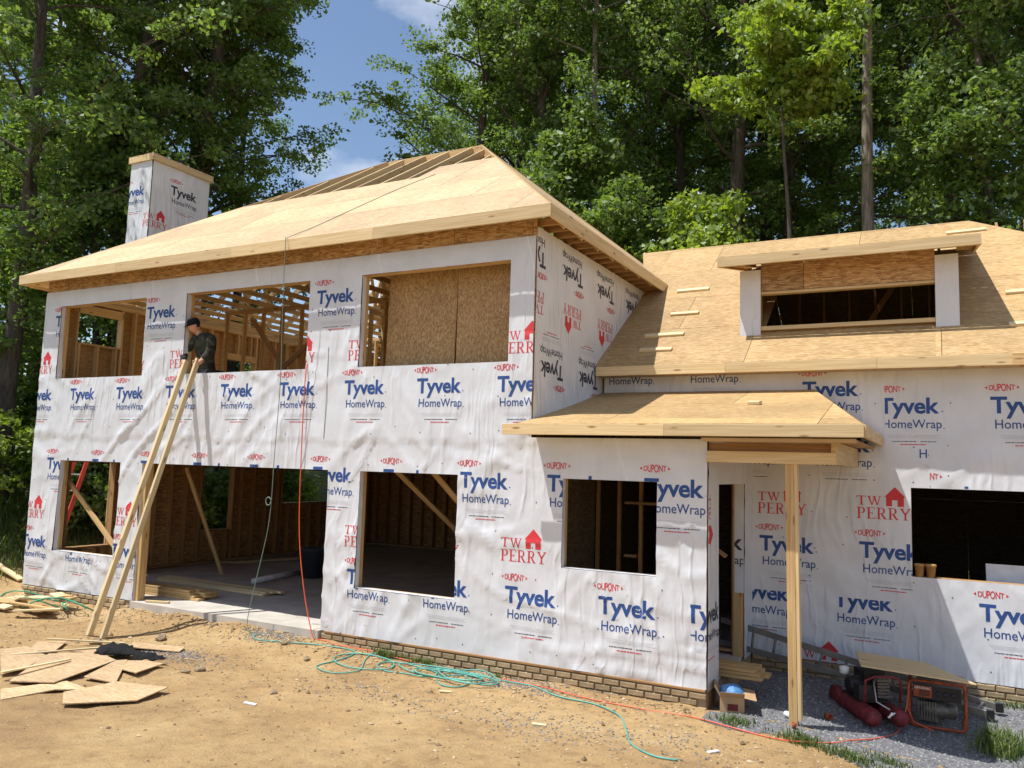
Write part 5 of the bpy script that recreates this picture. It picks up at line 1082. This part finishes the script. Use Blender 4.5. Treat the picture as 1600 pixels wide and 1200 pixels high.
# ------------------------------------------------------------------ the worker in the window
def skin_obj(name, vs_, es, rad, m, parent, sub=2):
    me = bpy.data.meshes.new(name); me.from_pydata(vs_, es, []); me.materials.append(m); o = link(name, me, parent)
    sk = o.modifiers.new('skin', 'SKIN'); sk.use_smooth_shade = True
    for i, r in enumerate(rad): me.skin_vertices[0].data[i].radius = (r, r) if not isinstance(r, tuple) else r
    for i in range(len(vs_)): me.skin_vertices[0].data[i].use_root = (i == 0)
    sb = o.modifiers.new('sub', 'SUBSURF'); sb.levels = sb.render_levels = sub; return o
pb = Vector((4.12, .30, FL2)); per = tag(empty('person', pb), 'person in dark camouflage shirt and black cap holding two studs at the upper opening', 'person')
Lc = lambda *p: tuple(Vector(p)-pb)
body = [Lc(4.13, .28, 3.86), Lc(4.12, .25, 4.10), Lc(4.11, .19, 4.34), Lc(4.06, .13, 4.48), Lc(4.03, .10, 4.56),
        Lc(3.92, .18, 4.41), Lc(3.80, .08, 4.17), Lc(3.94, -.07, 3.97), Lc(4.31, .16, 4.40), Lc(4.41, .06, 4.15), Lc(4.36, -.07, 3.99),
        Lc(4.04, .28, 3.80), Lc(4.02, .26, 3.40), Lc(4.01, .32, 3.02), Lc(4.22, .28, 3.80), Lc(4.25, .30, 3.40), Lc(4.26, .36, 3.02), Lc(3.99, .18, 2.97), Lc(4.25, .22, 2.97)]
es = [(0, 1), (1, 2), (2, 3), (3, 4), (2, 5), (5, 6), (6, 7), (2, 8), (8, 9), (9, 10), (0, 11), (11, 12), (12, 13), (0, 14), (14, 15), (15, 16), (13, 17), (16, 18)]
rad = [(.11, .08), (.11, .08), (.12, .085), .062, .058, .065, .048, .032, .065, .048, .032, .09, .065, .045, .09, .065, .045, .04, .04]
skin_obj('body', body, es, rad, M['skin'], per)
tv = [0, 1, 2, 3, 5, 6, 8, 9]; sv = [body[i] for i in tv]+[tuple(Vector(body[6]).lerp(Vector(body[7]), .86)), tuple(Vector(body[9]).lerp(Vector(body[10]), .86)), Lc(4.13, .29, 3.74)]
skin_obj('shirt', sv, [(0, 1), (1, 2), (2, 3), (2, 4), (4, 5), (2, 6), (6, 7), (5, 8), (7, 9), (0, 10)], [(.185, .14), (.175, .13), (.20, .135), .085, .095, .070, .095, .070, .050, .050, (.18, .14)], M['camo'], per)
skin_obj('trousers', [body[0], body[11], body[12], body[13], body[14], body[15], body[16]], [(0, 1), (1, 2), (2, 3), (0, 4), (4, 5), (5, 6)], [(.172, .13), .105, .08, .06, .105, .08, .06], M['jeans'], per)
b = MB(); prof = [(math.sin(math.pi*i/12)*1.0+.0005, -math.cos(math.pi*i/12)) for i in range(13)]; b.lathe(prof, 20)
hv_ = []
for p in b.v:
    x, y, z = p; jw = 1-.28*max(0, -z)**1.3; xx, yy, zz = x*.078*jw, y*.098*(1-.12*max(0, -z)), z*.122
    if y < -.3:
        yy -= .020*math.exp(-(x/.16)**2-((z+.15)/.20)**2); yy += .008*math.exp(-((abs(x)-.42)/.16)**2-((z-.10)/.12)**2); yy -= .006*math.exp(-(x/.3)**2-((z+.50)/.07)**2); yy += .005*math.exp(-(x/.35)**2-((z+.58)/.04)**2)
    hv_.append((xx, yy, zz))
b.v = hv_; hm = Matrix.Translation(Lc(4.01, .06, 4.61)) @ Matrix.Rotation(-.55, 4, 'Z') @ Matrix.Rotation(.32, 4, 'X')
b.build('head', M['skin'], per, True, mw=hm)
for s in (-1, 1): b = MB(); b.lathe([(.004, -.008), (.022, -.006), (.026, .006), (.012, .010)], 10, (0, 0, 0), 'X'); b.v = [(p[0]+s*.078, p[1]*.7+.005, p[2]*1.3-.005) for p in b.v]; b.build('ear', M['skin'], per, True, mw=hm)
b = MB(); b.lathe([(.092, .02), (.094, .05), (.088, .10), (.06, .132), (.002, .142)], 20); b.v = [(p[0]*.93, p[1]*1.14, p[2]) for p in b.v]; cp = b.build('cap', M['black'], per, True, mw=hm)
b = MB(); pts = [(.075*math.sin(a), -.085-.085*math.cos(a), .028-.01*math.cos(a)) for a in np.linspace(-1.45, 1.45, 9)]; b.add([(.07, -.06, .035), (-.07, -.06, .035)]+pts[::1], [tuple([1]+list(range(2, 11))+[0])]); b.v = b.v+[(p[0], p[1], p[2]+.006) for p in b.v]; b.f += [tuple(i+11 for i in reversed(b.f[0]))]; b.build('cap_brim', M['black'], per, False, mw=hm)
b = MB(); b.lathe([(.083, -.03), (.088, .03)], 18); b.v = [(p[0]*.95, max(p[1]*1.12, -.01), p[2]) for p in b.v]; b.build('hair', M['black'], per, True, mw=hm)
for hx_, hy, hz, s in ((3.965, -.10, 3.93, 1), (4.375, -.10, 3.96, -1)):
    b = MB(); c0 = Vector(Lc(hx_, hy, hz)); b.tube([c0+Vector((-.01*s, .05, .05)), c0+Vector((0, .02, .02)), c0+Vector((.01*s, -.02, -.02))], [.030, .040, .034], 10)
    for f in range(4):
        r0_ = c0+Vector((.02*s, -.035+.004*f, .030-.022*f)); b.tube([r0_, r0_+Vector((.035*s, -.030, -.004)), r0_+Vector((.075*s, -.025, -.010)), r0_+Vector((.092*s, .005-.004*f, -.014))], [.011, .0105, .0095, .007], 7)
    b.tube([c0+Vector((.01*s, .0, .035)), c0+Vector((.045*s, .015, .05)), c0+Vector((.075*s, .01, .045))], [.013, .012, .008], 7); b.build('hand', M['skin'], per, True)
